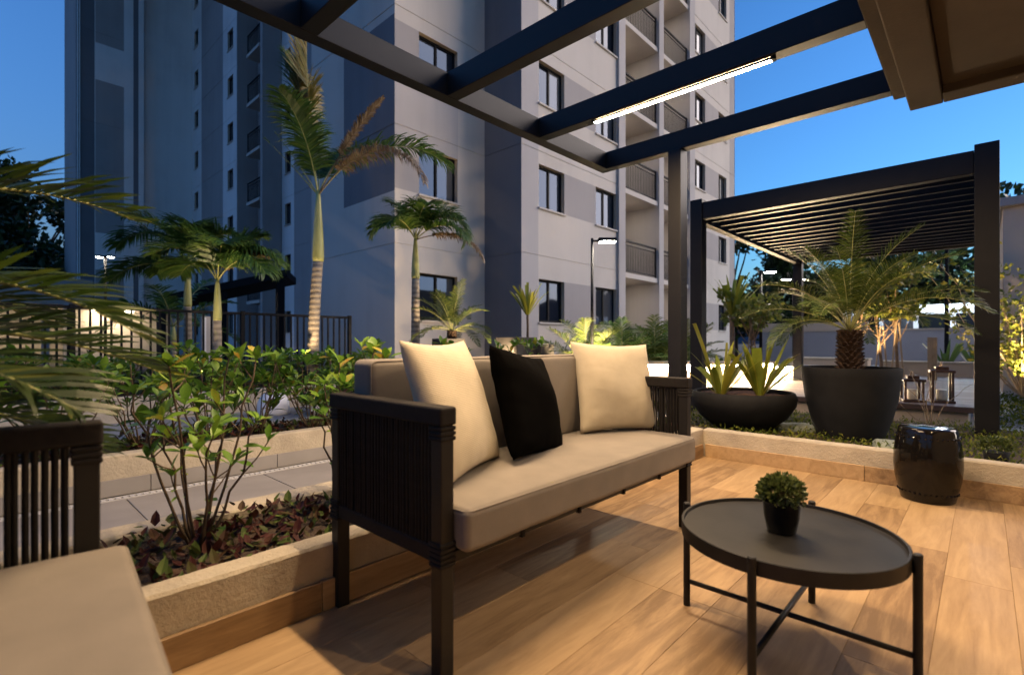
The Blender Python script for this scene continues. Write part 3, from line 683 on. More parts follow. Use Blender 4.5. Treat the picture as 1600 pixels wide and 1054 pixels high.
# ------------------------------------------------------------------ vegetation builders
def frond(L, az, el, droop, n, ll, lw, rr, curl=.5, vup=.35, base=.22, thick=.012, twist=0, hang=.4, tip=1.0):
    """one pinnate frond from the origin: (rachis, leaflets) meshes"""
    S_ = 18; pts = [Vector((0, 0, 0))]; tg = []
    for i in range(S_):
        s = (i+.5)/S_; e = el-droop*s**1.5; a = az+twist*s*s
        d = Vector((math.cos(e)*math.cos(a), math.cos(e)*math.sin(a), math.sin(e))); tg.append(d); pts.append(pts[-1]+d*(L/S_))
    ra = MB().tube(pts, [thick*(1-.85*i/S_) for i in range(S_+1)], 5)
    lf = MB()
    for i in range(n):
        s = base+(1-base)*(i+.5)/n; k = min(S_-1, int(s*S_)); fr_ = s*S_-k
        p = pts[k].lerp(pts[k+1], fr_); t_ = tg[k]; side = t_.cross(Vector((0, 0, 1)))
        if side.length < .05: side = Vector((-math.sin(az), math.cos(az), 0))
        side.normalize(); up = side.cross(t_).normalized()
        q = (s-base)/(1-base); l0 = ll*(.45+.55*math.sin(math.pi*min(1, .12+q*.75)))*(1-.55*q**4)
        for sg in (-1, 1):
            l = l0*rr.uniform(.82, 1.1); fwd = .35+.75*q+rr.uniform(-.12, .12)
            d = (side*sg+t_*fwd+up*(vup+rr.uniform(-.25, .25))).normalized()
            wv = t_.cross(d).cross(d); wv = (t_-d*t_.dot(d)).normalized()*lw/2
            hg = hang*rr.uniform(.6, 1.4)
            p1 = p+d*l*.4; d2 = (d+Vector((0, 0, -hg*.8))).normalized(); p2 = p1+d2*l*.33; d3 = (d2+Vector((0, 0, -hg))).normalized(); p3 = p2+d3*l*.27
            lf.add([p-wv*.5, p+wv*.5, p1-wv, p1+wv, p2-wv*.75, p2+wv*.75, p3], [(0, 1, 3, 2), (2, 3, 5, 4), (4, 5, 6)])
    return ra, lf
def palm(label, loc, trunk_h, r0, shaft, fronds, rr, lean=(0, 0), leafm='palm_leaf', rough_trunk=False, group='palms in the garden', name='palm_tree', bulge=1.0, base_z=None):
    p = thing(name, label, 'palm tree', loc, group, world=False)
    top = Vector((lean[0], lean[1], trunk_h)); k = 16; pts = []; rad = []
    for i in range(k+1):
        s = i/k; pts.append((lean[0]*s*s, lean[1]*s*s, trunk_h*s)); rad.append(r0*(1.25-.25*min(1, s*6))*(1-.22*s))
    if rough_trunk:
        MB().tube(pts, [q*.85 for q in rad], 16).build('trunk', 'palm_scale', p, smooth=True)
        sc = MB(); nr = int(trunk_h/.028)
        for i in range(nr):
            for j in range(11):
                a = 2*math.pi*(j+.5*(i % 2))/11+rr.uniform(-.08, .08); z = trunk_h*i/nr; c = Vector((lean[0]*(i/nr)**2, lean[1]*(i/nr)**2, 0)); q = r0*(1-.15*i/nr)
                d = Vector((math.cos(a), math.sin(a), 0)); tt = Vector((-d.y, d.x, 0)); l = rr.uniform(.03, .05)
                sc.add([c+d*q*.8+tt*.026+Vector((0, 0, z)), c+d*q*.8-tt*.026+Vector((0, 0, z)), c+d*(q+.028)+tt*.012+Vector((0, 0, z+l)), c+d*(q+.028)-tt*.012+Vector((0, 0, z+l)), c+d*q*.75+Vector((0, 0, z+l+.012))], [(0, 1, 3, 2), (2, 3, 4), (0, 2, 4), (1, 4, 3)])
        tag(sc.build('leaf_scars', 'palm_scale', bpy.data.objects[p.children[0].name]), kind='stuff')
    else: MB().tube(pts, rad, 18).build('trunk', 'palm_trunk', p, smooth=True)
    if shaft:
        sp = [(top.x, top.y, trunk_h-.01)]+[(top.x, top.y, trunk_h+shaft*q) for q in (.05, .3, .6, .85, 1.0)]
        MB().tube(sp, [rad[-1]*1.02, rad[-1]*1.12*bulge, rad[-1]*1.02*bulge, rad[-1]*.8, rad[-1]*.55, rad[-1]*.4], 16).build('crown_shaft', 'crown_shaft', p, smooth=True)
    o = (top.x, top.y, trunk_h+shaft*.93)
    for fd in fronds:
        mat = fd.pop('mat', leafm); ra, lf = frond(rr=rr, **fd)
        f = moved(ra, *o).build('frond', 'crown_shaft' if mat != 'dry_leaf' else 'dry_leaf', p, smooth=True); moved(lf, *o).build('leaflets', mat, f)
    return p
def leaf_mesh(name, mat, l=1, wd=.42, fold=.12, curl=.18, k=6, shape='ob'):
    mb = MB()
    for i in range(k+1):
        s = i/k
        wv = wd*.5*(math.sin(math.pi*s**.75*.98+.03) if shape == 'lance' else math.sin(math.pi*s**1.35*.97+.05))
        if i == k: wv = .01
        x = s*l; z = -curl*l*s*s
        mb.v += [(x, -wv*l, z+fold*wv*l*2.2), (x, 0, z), (x, wv*l, z+fold*wv*l*2.2)]
    for i in range(k):
        b0 = 3*i; mb.f += [(b0, b0+3, b0+4, b0+1), (b0+1, b0+4, b0+5, b0+2)]
    me = bpy.data.meshes.new(name); me.from_pydata(mb.v, [], mb.f); me.materials.append(M[mat]); me.polygons.foreach_set('use_smooth', [True]*len(me.polygons)); return me
SHL = [leaf_mesh('leaf', 'shrub_leaf', 1, .46, .16, .10), leaf_mesh('leaf', 'shrub_leaf', 1, .50, .10, .28), leaf_mesh('leaf', 'shrub_leaf', 1, .40, .22, .02)]
def leaf_at(me, parent, p, d, l, roll, name='leaf'):
    z = Vector((0, 0, 1)); x = Vector(d).normalized(); yv = z.cross(x)
    if yv.length < .05: yv = Vector((0, 1, 0))
    yv.normalize(); zz = x.cross(yv)
    m = Matrix(((x.x, yv.x, zz.x), (x.y, yv.y, zz.y), (x.z, yv.z, zz.z))).to_4x4() @ Matrix.Rotation(roll, 4, 'X') @ Matrix.Scale(l, 4)
    m.translation = p; return inst(name, me, parent, m)
def shrub(label, loc, ht, spread, nst, rr, ls=.10, per=8, low=.25, group='leafy shrubs in the planters', joined=False):
    s = thing('leafy_shrub', label, 'shrub', loc, group, world=False)
    acc = MB()
    def put(p, d, l, roll):
        if not joined: leaf_at(rr.choice(SHL), s, p, d, l, roll); return
        me = rr.choice(SHL); z = Vector((0, 0, 1)); x = Vector(d).normalized(); yv = z.cross(x); yv = yv.normalized() if yv.length > .05 else Vector((0, 1, 0)); zz = x.cross(yv)
        rot = Matrix(((x.x, yv.x, zz.x), (x.y, yv.y, zz.y), (x.z, yv.z, zz.z))) @ Matrix.Rotation(roll, 3, 'X')
        acc.add([p+rot @ (v_.co*l) for v_ in me.vertices], [tuple(f_.vertices) for f_ in me.polygons])
    for i in range(nst):
        a = 2*math.pi*i/nst+rr.uniform(-.5, .5); h = ht*rr.uniform(.62, 1.0) if i else ht
        sp = spread*rr.uniform(.35, 1.0); pts = []; k = 7
        wob = [rr.uniform(-.02, .02) for _ in range(k+1)]
        for j in range(k+1):
            q = j/k; pts.append(Vector((math.cos(a)*(sp*q**.8+.02)+wob[j]*q, math.sin(a)*(sp*q**.8+.02)+wob[k-j]*q, h*q)))
        MB().tube(pts, [.0052*(1-.62*j/k)+.001 for j in range(k+1)], 5).build('stem', 'stem', s, smooth=True)
        tops = [(pts[-1], (pts[-1]-pts[-2]).normalized(), per)]
        for j in range(2, k):
            if rr.random() < .55 and j/k > low:      # a short side twig with its own tuft
                b0 = rr.uniform(0, 6.28); tip = pts[j]+Vector((math.cos(b0)*.09, math.sin(b0)*.09, rr.uniform(.06, .13)))
                MB().tube([pts[j], pts[j].lerp(tip, .5)+Vector((0, 0, -.008)), tip], [.003, .0025, .002], 4).build('twig', 'stem', s)
                tops.append((tip, (tip-pts[j]).normalized(), max(3, per-3)))
        for tp, td, cnt in tops:
            b0 = rr.uniform(0, 6.28)
            for q in range(cnt):
                aa = b0+q*2.4; e = rr.uniform(-.15, .75) if q < cnt-2 else rr.uniform(.7, 1.2)
                d = Vector((math.cos(aa)*math.cos(e), math.sin(aa)*math.cos(e), math.sin(e)))+td*.25
                put(tp-td*rr.uniform(0, .035), d, ls*rr.uniform(.6, 1.2), rr.uniform(-.35, .35))
        for j in range(1, k):
            if j/k > low*.4 and rr.random() < .4:
                aa = rr.uniform(0, 6.28); put(pts[j], (math.cos(aa), math.sin(aa), rr.uniform(0, .5)), ls*rr.uniform(.35, .75), rr.uniform(-.4, .4))
    if joined: tag(acc.build('leaves', 'shrub_leaf_mass', s), kind='stuff')
    return s
leafmat('shrub_leaf_mass', [(0, (.035, .085, .012)), (.45, (.075, .16, .018)), (.85, (.15, .25, .03)), (1, (.26, .24, .035))], island=True)
def cover(name, label, mat, regions, n, ls, rr, z, hmax=.06, cat='ground cover', tuft=False):
    mb = MB(); tot = sum((b[1]-b[0])*(b[3]-b[2]) for b in regions)
    for b in regions:
        for _ in range(int(n*(b[1]-b[0])*(b[3]-b[2])/tot)):
            x, y = rr.uniform(b[0], b[1]), rr.uniform(b[2], b[3])
            den = math.sin(x*5.1+1)*math.sin(y*7.3)+.5*math.sin(x*13+y*9)
            if den < rr.uniform(-1.5, .3)-.25: continue
            zz = z+rr.uniform(0, 1)**2*hmax*(1+.6*den); a = rr.uniform(0, 6.28); e = rr.uniform(-.1, 1.1); l = ls*rr.uniform(.5, 1.3)
            d = Vector((math.cos(a)*math.cos(e), math.sin(a)*math.cos(e), math.sin(e))); sd_ = Vector((-math.sin(a), math.cos(a), 0)); up = d.cross(sd_)
            p = Vector((x, y, zz)); wv = l*.27
            if ls > .035:      # a folded, pointed oval leaf
                m1, m2 = p+d*l*.3-up*l*.03, p+d*l*.68; fo = up*l*.07
                mb.add([p, m1, m2, p+d*l+up*l*.05, p+d*l*.28+sd_*wv*.95+fo, p+d*l*.66+sd_*wv*.75+fo, p+d*l*.28-sd_*wv*.95+fo, p+d*l*.66-sd_*wv*.75+fo], [(0, 4, 1), (0, 1, 6), (1, 4, 5, 2), (1, 2, 7, 6), (2, 5, 3), (2, 3, 7)])
            else: mb.add([p, p+d*l*.45+sd_*wv-up*l*.06, p+d*l-up*-l*.08, p+d*l*.45-sd_*wv-up*l*.06], [(0, 1, 2, 3)])
    o = mb.build(name, mat, shift=(regions[0][0], regions[0][2], z)); return tag(o, label, cat, kind='stuff')

# ------------------------------------------------------------------ planting
def fr_set(n, rr, L, el0, el1, droop, nl, ll, lw, az0=0, **k):
    out = []
    for i in range(n):
        q = (i+.5)/n; a = az0+i*2.39996+rr.uniform(-.2, .2)
        out.append(dict(L=L*rr.uniform(.85, 1.1), az=a, el=el0+(el1-el0)*q+rr.uniform(-.12, .12), droop=droop*rr.uniform(.8, 1.2)*(1.15-.5*q), n=nl, ll=ll, lw=lw, **k))
    return out
def F(az, el, L, droop, n=92, ll=.54, lw=.026, **k): return dict(az=R(az), el=R(el), L=L, droop=R(droop), n=n, ll=ll, lw=lw, **k)
rr = random.Random(21)
VR, VL = -47, 133      # azimuths (degrees from +X) that lie to the right and to the left in the view
palm('tall slender palm with yellowing upright fronds before the fence', (3.81, 8.0, .28), 2.0, .10, 1.15,
     [F(112, 82, 2.6, 18, ll=.52, vup=.2, hang=.4, lw=.032, n=110), F(150, 83, 2.6, -8, ll=.6, mat='gold_leaf', vup=.5, hang=.1, base=.5, lw=.03), F(125, 80, 2.3, 2, ll=.5, mat='gold_leaf', vup=.4, hang=.2, base=.5, lw=.03), F(VR+15, 56, 2.6, 100, ll=.6, hang=.65, lw=.03), F(VR-20, 46, 2.4, 118, ll=.42, mat='dry_leaf', hang=.9),
      F(VR-5, 62, 1.9, 18, ll=.2, mat='dry_leaf', hang=.2, base=.4, vup=.2), F(VL+10, 60, 1.2, 10, n=3, ll=.1, base=.9), F(VL+5, 50, 1.25, 8, n=3, ll=.1, base=.9), F(60, 66, 1.6, 60), F(215, 72, 1.7, 60), F(VR+60, 68, 1.7, 60)], rr, (.07, -.05), bulge=1.05)
palm('dark green palm with drooping fronds in front of the corner window', (5.56, 7.6, .28), 1.85, .088, .75,
     [F(VR, 62, 1.5, 185, hang=.7, ll=.45), F(VR-25, 35, 1.2, 100, hang=.7, ll=.46), F(VL, 62, 1.1, 150, hang=.7, ll=.42), F(VL-30, 75, 1.0, 60, hang=.4), F(60, 70, 1.1, 80), F(-110, 65, 1.1, 95, hang=.6), F(VR+35, 70, 1.1, 95, hang=.6), F(VR-12, 15, 1.5, 85, mat='dry_leaf', hang=1.0, ll=.3), F(200, 45, 1.0, 100)], rr)
palm('palm with an arching crown growing before the fence behind the shrubs', (2.47, 8.2, .28), 1.0, .068, .62,
     [F(VR, 62, 1.15, 120, hang=.7), F(VR-22, 45, 1.1, 105, hang=.8), F(VL, 60, 1.15, 95, hang=.5), F(VL+30, 78, .9, 60), F(-100, 66, 1.0, 95), F(50, 72, 1.0, 80), F(VR+30, 76, 1.0, 70), F(VR+8, 55, .85, 70, mat='dry_leaf', ll=.25), F(VL-25, 48, 1.0, 100)], rr)
palm('leftmost slender palm behind the fence with a long arching frond', (2.45, 9.6, .1), 1.45, .07, .7,
     [F(VL, 62, 1.5, 120, hang=.7), F(VL+14, 72, 1.3, 80, hang=.5), F(VL-30, 30, 1.1, 85, hang=.6), F(VR, 66, 1.1, 90), F(-100, 70, 1.1, 90), F(60, 70, 1.1, 80), F(VL+5, 12, 1.3, 60, hang=.6)], rr)
palm('dark bushy palm low behind the fence near the black canopy', (2.9, 12.4, .1), .9, .08, .3, fr_set(9, rr, 1.5, .2, 1.3, 1.2, 34, .4, .035), rr)
# potted date palm on the terrace garden
def bowl(name, label, loc, prof, soil_r, soil_z, cat='planter pot', n=64):
    b_ = thing(name, label, cat, loc, world=False)
    MB().lathe(prof, n).build('pot', 'clay_pot', b_, smooth=True).data.set_sharp_from_angle(angle=R(45))
    so = MB(); rs = random.Random(3); k = 26; so.v.append((0, 0, soil_z+.02))
    for q in range(1, 4):
        for j in range(k): a = 2*math.pi*j/k; so.v.append((soil_r*q/3*math.cos(a), soil_r*q/3*math.sin(a), soil_z+rs.uniform(-.008, .012)))
    so.f += [(0, 1+j, 1+(j+1) % k) for j in range(k)]+[(1+q*k+j, 1+(q+1)*k+j, 1+(q+1)*k+(j+1) % k, 1+q*k+(j+1) % k) for q in range(2) for j in range(k)]; so.mi = [0]*len(so.f)
    so.build('soil', 'bark_chips', b_, smooth=True)
    return b_
bowl('tall_pot', 'large matte black tapering pot holding the date palm', (5.15, .84, .145), [(.001, 0), (.22, 0), (.245, .01), (.295, .16), (.335, .33), (.36, .52), (.365, .585), (.36, .595), (.342, .595), (.336, .55), (.001, .53)], .336, .555)
ph = palm('bushy date palm with feathery fronds in the tall black pot', (5.15, .84, .68), .36, .088, 0,
     fr_set(26, rr, .98, .3, 1.5, 1.25, 60, .19, .0075, hang=.35, vup=.45, thick=.006), rr, leafm='olive_frond', rough_trunk=True, name='date_palm', group='palms in pots')
bowl('wide_bowl', 'wide matte black bowl planter with two strappy plants behind the sofa arm', (5.02, 1.68, .145), [(.001, 0), (.22, 0), (.26, .012), (.38, .11), (.45, .22), (.462, .29), (.445, .335), (.432, .345), (.41, .34), (.415, .30), (.001, .28)], .413, .305)
def strap_plant(label, loc, leaves, name='strappy_plant', mat='strap_leaf', group='strappy plants in the bowl'):
    s = thing(name, label, 'plant', loc, group, world=False)
    for az, el, L, wd, bend, cut in leaves:
        mb = MB(); k = 9; p = Vector((0, 0, 0)); rows = []
        for i in range(k+1):
            q = i/k; e = el-bend*q**2; d = Vector((math.cos(e)*math.cos(az), math.cos(e)*math.sin(az), math.sin(e)))
            if i: p = p+d*(L/k)
            sd_ = Vector((-math.sin(az), math.cos(az), 0)); up = sd_.cross(d)
            prof = (.5+.9*math.sin(min(1, q*1.3)*math.pi*.55)) if cut else (.55+.8*math.sin(q*math.pi*.6))*(1-q**3)
            h = wd*.5*prof
            rows.append((p-sd_*h-up*h*.25, p+up*0, p+sd_*h-up*h*.25))
        for r_ in rows: mb.v += [tuple(x) for x in r_]
        for i in range(k): b0 = 3*i; mb.f += [(b0, b0+3, b0+4, b0+1), (b0+1, b0+4, b0+5, b0+2)]
        o = mb.build('leaf', mat, s, smooth=True); o.location = (.03*math.cos(az), .03*math.sin(az), 0)
    return s
def straps(seed, specials, n, L, wd):
    r_ = random.Random(seed); out = list(specials)
    for i in range(n): out.append((i*2.4+r_.uniform(-.3, .3), r_.uniform(.9, 1.42), L*r_.uniform(.6, 1), wd*r_.uniform(.7, 1.1), r_.uniform(.1, .5), r_.random() < .4))
    return out
strap_plant('strappy plant with a tall cut-off yellow leaf on the left of the bowl', (4.88, 1.83, .45), straps(1, [(R(133), R(72), .72, .07, .05, True), (R(-60), R(86), .5, .075, 0, True), (R(133), R(40), .75, .05, .6, False), (R(-50), R(70), .55, .07, .9, False)], 11, .62, .068))
strap_plant('strappy plant with bent and broken leaves on the right of the bowl', (5.1, 1.55, .45), straps(2, [(R(-47), R(66), .62, .06, 0, False), (R(-80), R(84), .48, .07, 0, True), (R(-60), R(50), .6, .035, 2.6, False), (R(150), R(74), .52, .06, .2, False), (R(-47), R(42), .5, .05, .2, False)], 11, .58, .068))
# leafy shrubs
rr = random.Random(33)
shrub('leafy shrub with bare lower stems at the left of the near planter', (.58, 2.15, .185), .72, .26, 10, rr, .075, 8, .3)
shrub('leafy shrub in the near planter right beside the sofa arm', (1.22, 2.16, .185), .74, .20, 9, rr, .082, 9, .2)
ROW = [(.38, 4.2, 'under the blurred palm fronds'), (.82, 4.3, 'below the street lamp'), (1.22, 4.22, 'below the leftmost palm'), (1.62, 4.38, 'below the arching palm'), (2.02, 4.25, 'before the tall slender palm'), (2.45, 4.42, 'right of the tall slender palm'), (2.9, 4.3, 'behind the left end of the sofa back'), (-.1, 4.3, 'at the far left')]
for i, (x, y_, wh) in enumerate(ROW):
    shrub('leafy green shrub in the long planter '+wh, (x, y_, .2), rr.uniform(.60, .72), .32, 10, rr, .10, 9, .25, group='shrubs in the long planter')
for i, (x, y_, wh) in enumerate([(3.3, 4.25, 'between the cream and black pillows'), (3.72, 4.4, 'behind the black pillow'), (4.5, 4.3, 'left of the far cream pillow'), (5.0, 4.4, 'behind the far cream pillow')]):
    shrub('bright shrub top showing above the sofa back '+wh, (x, y_, .2), rr.uniform(.60, .76), .26, 6, rr, .11, 7, .4, group='shrubs in the long planter')
rr = random.Random(40)
for i in range(9):
    shrub('dense low green shrub along the fence base, number %s from the left' % ['one', 'two', 'three', 'four', 'five', 'six', 'seven', 'eight', 'nine'][i], (.3+i*.52, 7.9+rr.uniform(-.12, .12), .28), rr.uniform(.3, .5), .25, 7, rr, .13, 8, .2, group='shrubs along the fence', joined=True)
# palm whose fronds hang into the left of the view
rr = random.Random(52)
palm('feathery palm at the left edge whose fronds sweep over the armchair', (-.66, 2.1, .185), .62, .06, .12,
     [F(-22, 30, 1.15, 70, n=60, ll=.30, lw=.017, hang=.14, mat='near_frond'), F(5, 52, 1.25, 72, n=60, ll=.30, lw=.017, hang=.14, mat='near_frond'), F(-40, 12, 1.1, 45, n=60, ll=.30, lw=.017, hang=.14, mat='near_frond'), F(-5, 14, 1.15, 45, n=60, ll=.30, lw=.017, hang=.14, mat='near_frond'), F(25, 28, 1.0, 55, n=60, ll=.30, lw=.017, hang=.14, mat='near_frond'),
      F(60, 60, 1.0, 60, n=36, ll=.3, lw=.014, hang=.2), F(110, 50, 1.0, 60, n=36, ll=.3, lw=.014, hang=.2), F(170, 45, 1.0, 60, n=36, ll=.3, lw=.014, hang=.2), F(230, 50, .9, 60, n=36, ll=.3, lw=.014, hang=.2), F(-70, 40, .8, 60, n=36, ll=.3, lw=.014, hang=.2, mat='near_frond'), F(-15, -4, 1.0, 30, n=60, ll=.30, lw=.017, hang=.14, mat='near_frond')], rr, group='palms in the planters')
# ground cover
rr = random.Random(60)
cover('red_ground_cover', 'dark red and green leafy ground cover filling the near planter', 'red_cover', [(-.6, 4.4, 1.85, 2.35)], 4200, .052, rr, .185, .055)
cover('red_bed_cover', 'dark purple red ground cover under the shrubs of the long planter', 'red_cover', [(-2, 5.5, 4.08, 4.74)], 4200, .06, rr, .2, .07)
cover('red_walkway_cover', 'purple red foliage in the angular walkway planter', 'red_cover', [(2.9, 5.0, 5.4, 6.6)], 2600, .09, rr, .2, .12)
cover('creeping_ground_cover', 'creeping green ground cover around the black pots', 'moss_cover', [(4.33, 6.5, -2.5, 2.45)], 18000, .032, rr, .146, .05)
cover('platform_ground_cover', 'creeping green leaves along the foot of the wooden platform', 'moss_cover', [(6.5, 7.33, -2.5, 4.1)], 6000, .04, rr, .0, .05)
cover('bed_ground_cover', 'low dark green planting at the foot of the apartment block', 'green_cover', [(-2, 6.4, 8.0, 9.5), (4.8, 13.5, 4.3, 7.9)], 9000, .16, rr, .22, .18)
cover('lawn_strip', 'bright green planting strip beyond the wooden platform', 'moss_cover', [(7.4, 12, -2.6, -.12)], 11000, .045, rr, .03, .06)
# small things planted round the building base
rr = random.Random(70)
def boxpot(label, loc, w_, h):
    b_ = thing('box_planter', label, 'planter box', loc, 'square planter boxes', world=False)
    p = MB(); e = .03; a = w_/2
    p.box(-a, a, -a, -a+e, 0, h); p.box(-a, a, a-e, a, 0, h); p.box(-a, -a+e, -a+e, a-e, 0, h); p.box(a-e, a, -a+e, a-e, 0, h); p.build('pot', 'box_pot', b_, bevel=.006)
    MB().box(-a+e, a-e, -a+e, a-e, 0, h-.05).build('soil', 'soil', b_)
boxpot('small square dark planter box holding the feathery palm', (5.8, 6.95, .28), .42, .74)
boxpot('taller square dark planter box behind the black pillow', (6.33, 5.80, .2), .5, .84)
boxpot('shorter square dark planter box right of the taller one', (6.72, 5.62, .2), .36, .72)
palm('feathery small date palm in a square planter box by the corner window', (5.85, 6.92, .95), .2, .075, 0, fr_set(18, rr, .95, .1, 1.4, 1.2, 34, .2, .013, hang=.3, vup=.4, thick=.007), rr, leafm='olive_frond', rough_trunk=True, name='date_palm', group='palms in pots')
st = strap_plant('tall yucca with sword leaves on a bare stem beside the dark pilaster', (6.45, 5.66, 1.42), straps(8, [], 26, .62, .045), 'yucca', 'strap_leaf', 'yuccas in the garden')
MB().tube([(0, 0, -.5), (.01, 0, -.2), (0, 0, .03)], [.022, .02, .022], 8).build('stem', 'stem', st, smooth=True)
for i, (x, y_, h, wh) in enumerate([(7.45, 5.15, 1.2, 'left of the garden lamp post'), (8.0, 4.75, 1.05, 'right of the garden lamp post'), (8.75, 4.5, 1.25, 'left of the black pergola post'), (9.5, 4.6, 1.1, 'behind the pergola posts'), (10.8, 4.9, 1.3, 'below the end windows')]):
    palm('low clumping palm against the facade '+wh, (x, y_, .2), .12, .06, .05, fr_set(13, rr, h, .55, 1.4, .95, 30, .30, .022, hang=.35, vup=.4, thick=.008), rr, leafm='palm_leaf' if i % 2 else 'olive_frond', name='clump_palm', group='clumping palms along the facade')

# ------------------------------------------------------------------ fence
fe = thing('bar_fence', 'black metal fence of upright bars across the left of the garden', 'fence', (1, 8.6, .28))
FX0, FX1, FY = -4.2, 4.8, 8.6
box_part('top_rail', 'black_metal', fe, FX0, FX1, FY-.02, FY+.02, 1.39, 1.43, bevel=.003)
box_part('bottom_rail', 'black_metal', fe, FX0, FX1, FY-.02, FY+.02, .36, .40, bevel=.003)
for x in (FX1, 2.95, .9, -1.3, -4.2): box_part('post', 'black_metal', fe, x-.03, x+.03, FY-.03, FY+.03, .2, 1.45, bevel=.004)
bm_ = MB().box(-.012, .012, -.012, .012, .401, 1.389); bme = bpy.data.meshes.new('bar'); bme.from_pydata(bm_.v, [], bm_.f); bme.materials.append(M['black_metal'])
x = FX0+.11
while x < FX1-.05: inst('bar', bme, fe, Matrix.Translation((x-1, FY-8.6, -.28))); x += .11
# ------------------------------------------------------------------ lamp posts
def lamp(name, label, loc, h, heads, glow='lamp_glow', r=.022, size=.30, energy=None):
    l = thing(name, label, 'lamp post', loc, 'garden lamp posts', world=False)
    MB().tube([(0, 0, 0), (0, 0, h)], [r*1.25, r], 14).build('pole', 'black_metal', l, smooth=True)
    MB().lathe([(.07, 0), (.07, .012), (.03, .02), (.03, .06)], 16).build('base', 'black_metal', l)
    for az in heads:
        c, s_ = math.cos(az), math.sin(az); rot = Matrix.Rotation(az, 4, 'Z')
        a = MB(); a.box(-.02, .12, -.015, .015, h-.06, h-.03); a.v = [tuple(rot @ Vector(p)) for p in a.v]; a.build('arm', 'black_metal', l)
        hd = MB(); hd.box(.10, .10+size, -.085, .085, h-.06, h+.0); hd.v = [tuple(rot @ Vector(p)) for p in hd.v]; ho = hd.build('lamp_head', 'black_metal', l, bevel=.012)
        g_ = MB(); g_.box(.13, .08+size, -.07, .07, h-.068, h-.0605); g_.v = [tuple(rot @ Vector(p)) for p in g_.v]; g_.build('lens', glow, ho)
    return l
lamp('garden_lamp', 'black garden lamp post with one lit flat head before the facade', (7.13, 4.81, .2), 2.5, [R(VR)])
lamp('garden_lamp', 'black lamp post with a lit head seen left under the far pergola', (14.9, 4.5, 0), 2.95, [R(VR)], 'lamp_glow_cool', .035, .3)
lamp('garden_lamp', 'far lamp post with two lit heads left of the far pergola post', (20, 4.95, 0), 3.25, [R(VR), R(VL)], 'lamp_glow_cool', .035, .3)
lamp('garden_lamp', 'slim black lamp post with small lit top at the left beyond the fence', (2.92, 20.3, 0), 3.7, [R(VR), R(VL)], 'lamp_glow', .035, .16)
# ------------------------------------------------------------------ far pergola, wooden platform, lanterns
X0, X1, Y0, Y1, HT = 6.0, 10.5, -.02, 2.52, 2.66
p2 = thing('garden_pergola', 'black slatted pergola on four posts over the wooden platform', 'pergola', (8.2, 1.25, 0))
for (x, y_, w_) in ((X0, Y0, .08), (X0, Y1, .072), (X1, Y0, .072), (X1, Y1, .072)): box_part('post', 'pergola_metal', p2, x-w_, x+w_, y_-w_, y_+w_, -.05, HT, bevel=.005)
box_part('beam', 'pergola_metal', p2, X0-.05, X0+.05, Y0+.081, Y1-.073, HT-.24, HT-.04)
box_part('beam', 'pergola_metal', p2, X1-.05, X1+.05, Y0+.073, Y1-.073, HT-.24, HT-.04)
for y_ in (Y0, Y1): box_part('beam', 'pergola_metal', p2, X0+.081, X1-.073, y_-.045, y_+.045, HT-.26, HT-.045)
sm = MB().box(-.026, .026, Y0+.047-1.25, Y1-.047-1.25, HT-.22, HT-.06); sme = bpy.data.meshes.new('slat'); sme.from_pydata(sm.v, [], sm.f); sme.materials.append(M['pergola_metal'])
for i in range(15): inst('slat', sme, p2, Matrix.Translation((X0+.285*(i+1)-8.2, 0, 0)))
dk = thing('wooden_platform', 'low wooden platform of grey boards under the far pergola', 'deck', (9, 1.2, 0))
MB().box(7.42, 12.3, .12, 4.0, -.05, .215).build('base', 'wall_tan', dk)
box_part('fascia', 'dark_deck_wood', dk, 7.34, 7.40, .05, 4.05, .19, .25, bevel=.004)
bmm = MB().box(0, .112, .05-1.2, 4.05-1.2, .216, .25); bme = bpy.data.meshes.new('board'); bme.from_pydata(bmm.v, [], bmm.f); bme.materials.append(M['deck_wood'])
for i in range(42): inst('board', bme, dk, Matrix.Translation((7.404+i*.117-9, 0, 0)))
def lantern(label, loc, w_, h, rz):
    l = thing('lantern', label, 'lantern', loc, 'candle lanterns on the platform', rz, world=False); a = w_/2; p = .022
    box_part('base', 'lantern_wood', l, -a-.012, a+.012, -a-.012, a+.012, 0, .03, bevel=.004)
    for sx in (-1, 1):
        for sy in (-1, 1): box_part('post', 'lantern_wood', l, min(sx*a, sx*(a-p)), max(sx*a, sx*(a-p)), min(sy*a, sy*(a-p)), max(sy*a, sy*(a-p)), .0305, h-.09, bevel=.002)
    box_part('top', 'lantern_wood', l, -a-.012, a+.012, -a-.012, a+.012, h-.0895, h-.06, bevel=.004)
    box_part('cap', 'lantern_wood', l, -a*.6, a*.6, -a*.6, a*.6, h-.0595, h-.02, bevel=.004)
    hd = MB(); k = 14
    hd.tube([(-a*.7+1.4*a*i/k, 0, h-.02+.05*math.sin(math.pi*i/k)) for i in range(k+1)], .008, 8); hd.build('handle', 'stake_wood', l, smooth=True)
    for ax in range(4):
        g_ = MB(); g_.box(-a+p, a-p, -a+.009, -a+.012, .031, h-.091); rot = Matrix.Rotation(R(90*ax), 4, 'Z'); g_.v = [tuple(rot @ Vector(q)) for q in g_.v]; g_.build('pane', 'clear_glass', l)
    c = tag(MB().lathe([(.001, .0), (a*.5, 0), (a*.52, .008), (a*.52, .11), (a*.46, .118), (.001, .112)], 28).build('candle', 'candle_wax', None, smooth=True), 'thick cream pillar candle inside the '+('shorter' if h < .4 else 'taller')+' lantern', 'candle', 'candles in the lanterns')
    c.location = (loc[0], loc[1], loc[2]+.031)
lantern('shorter dark wooden lantern with a cream candle beside the tall pot', (7.62, .62, .251), .19, .33, R(18))
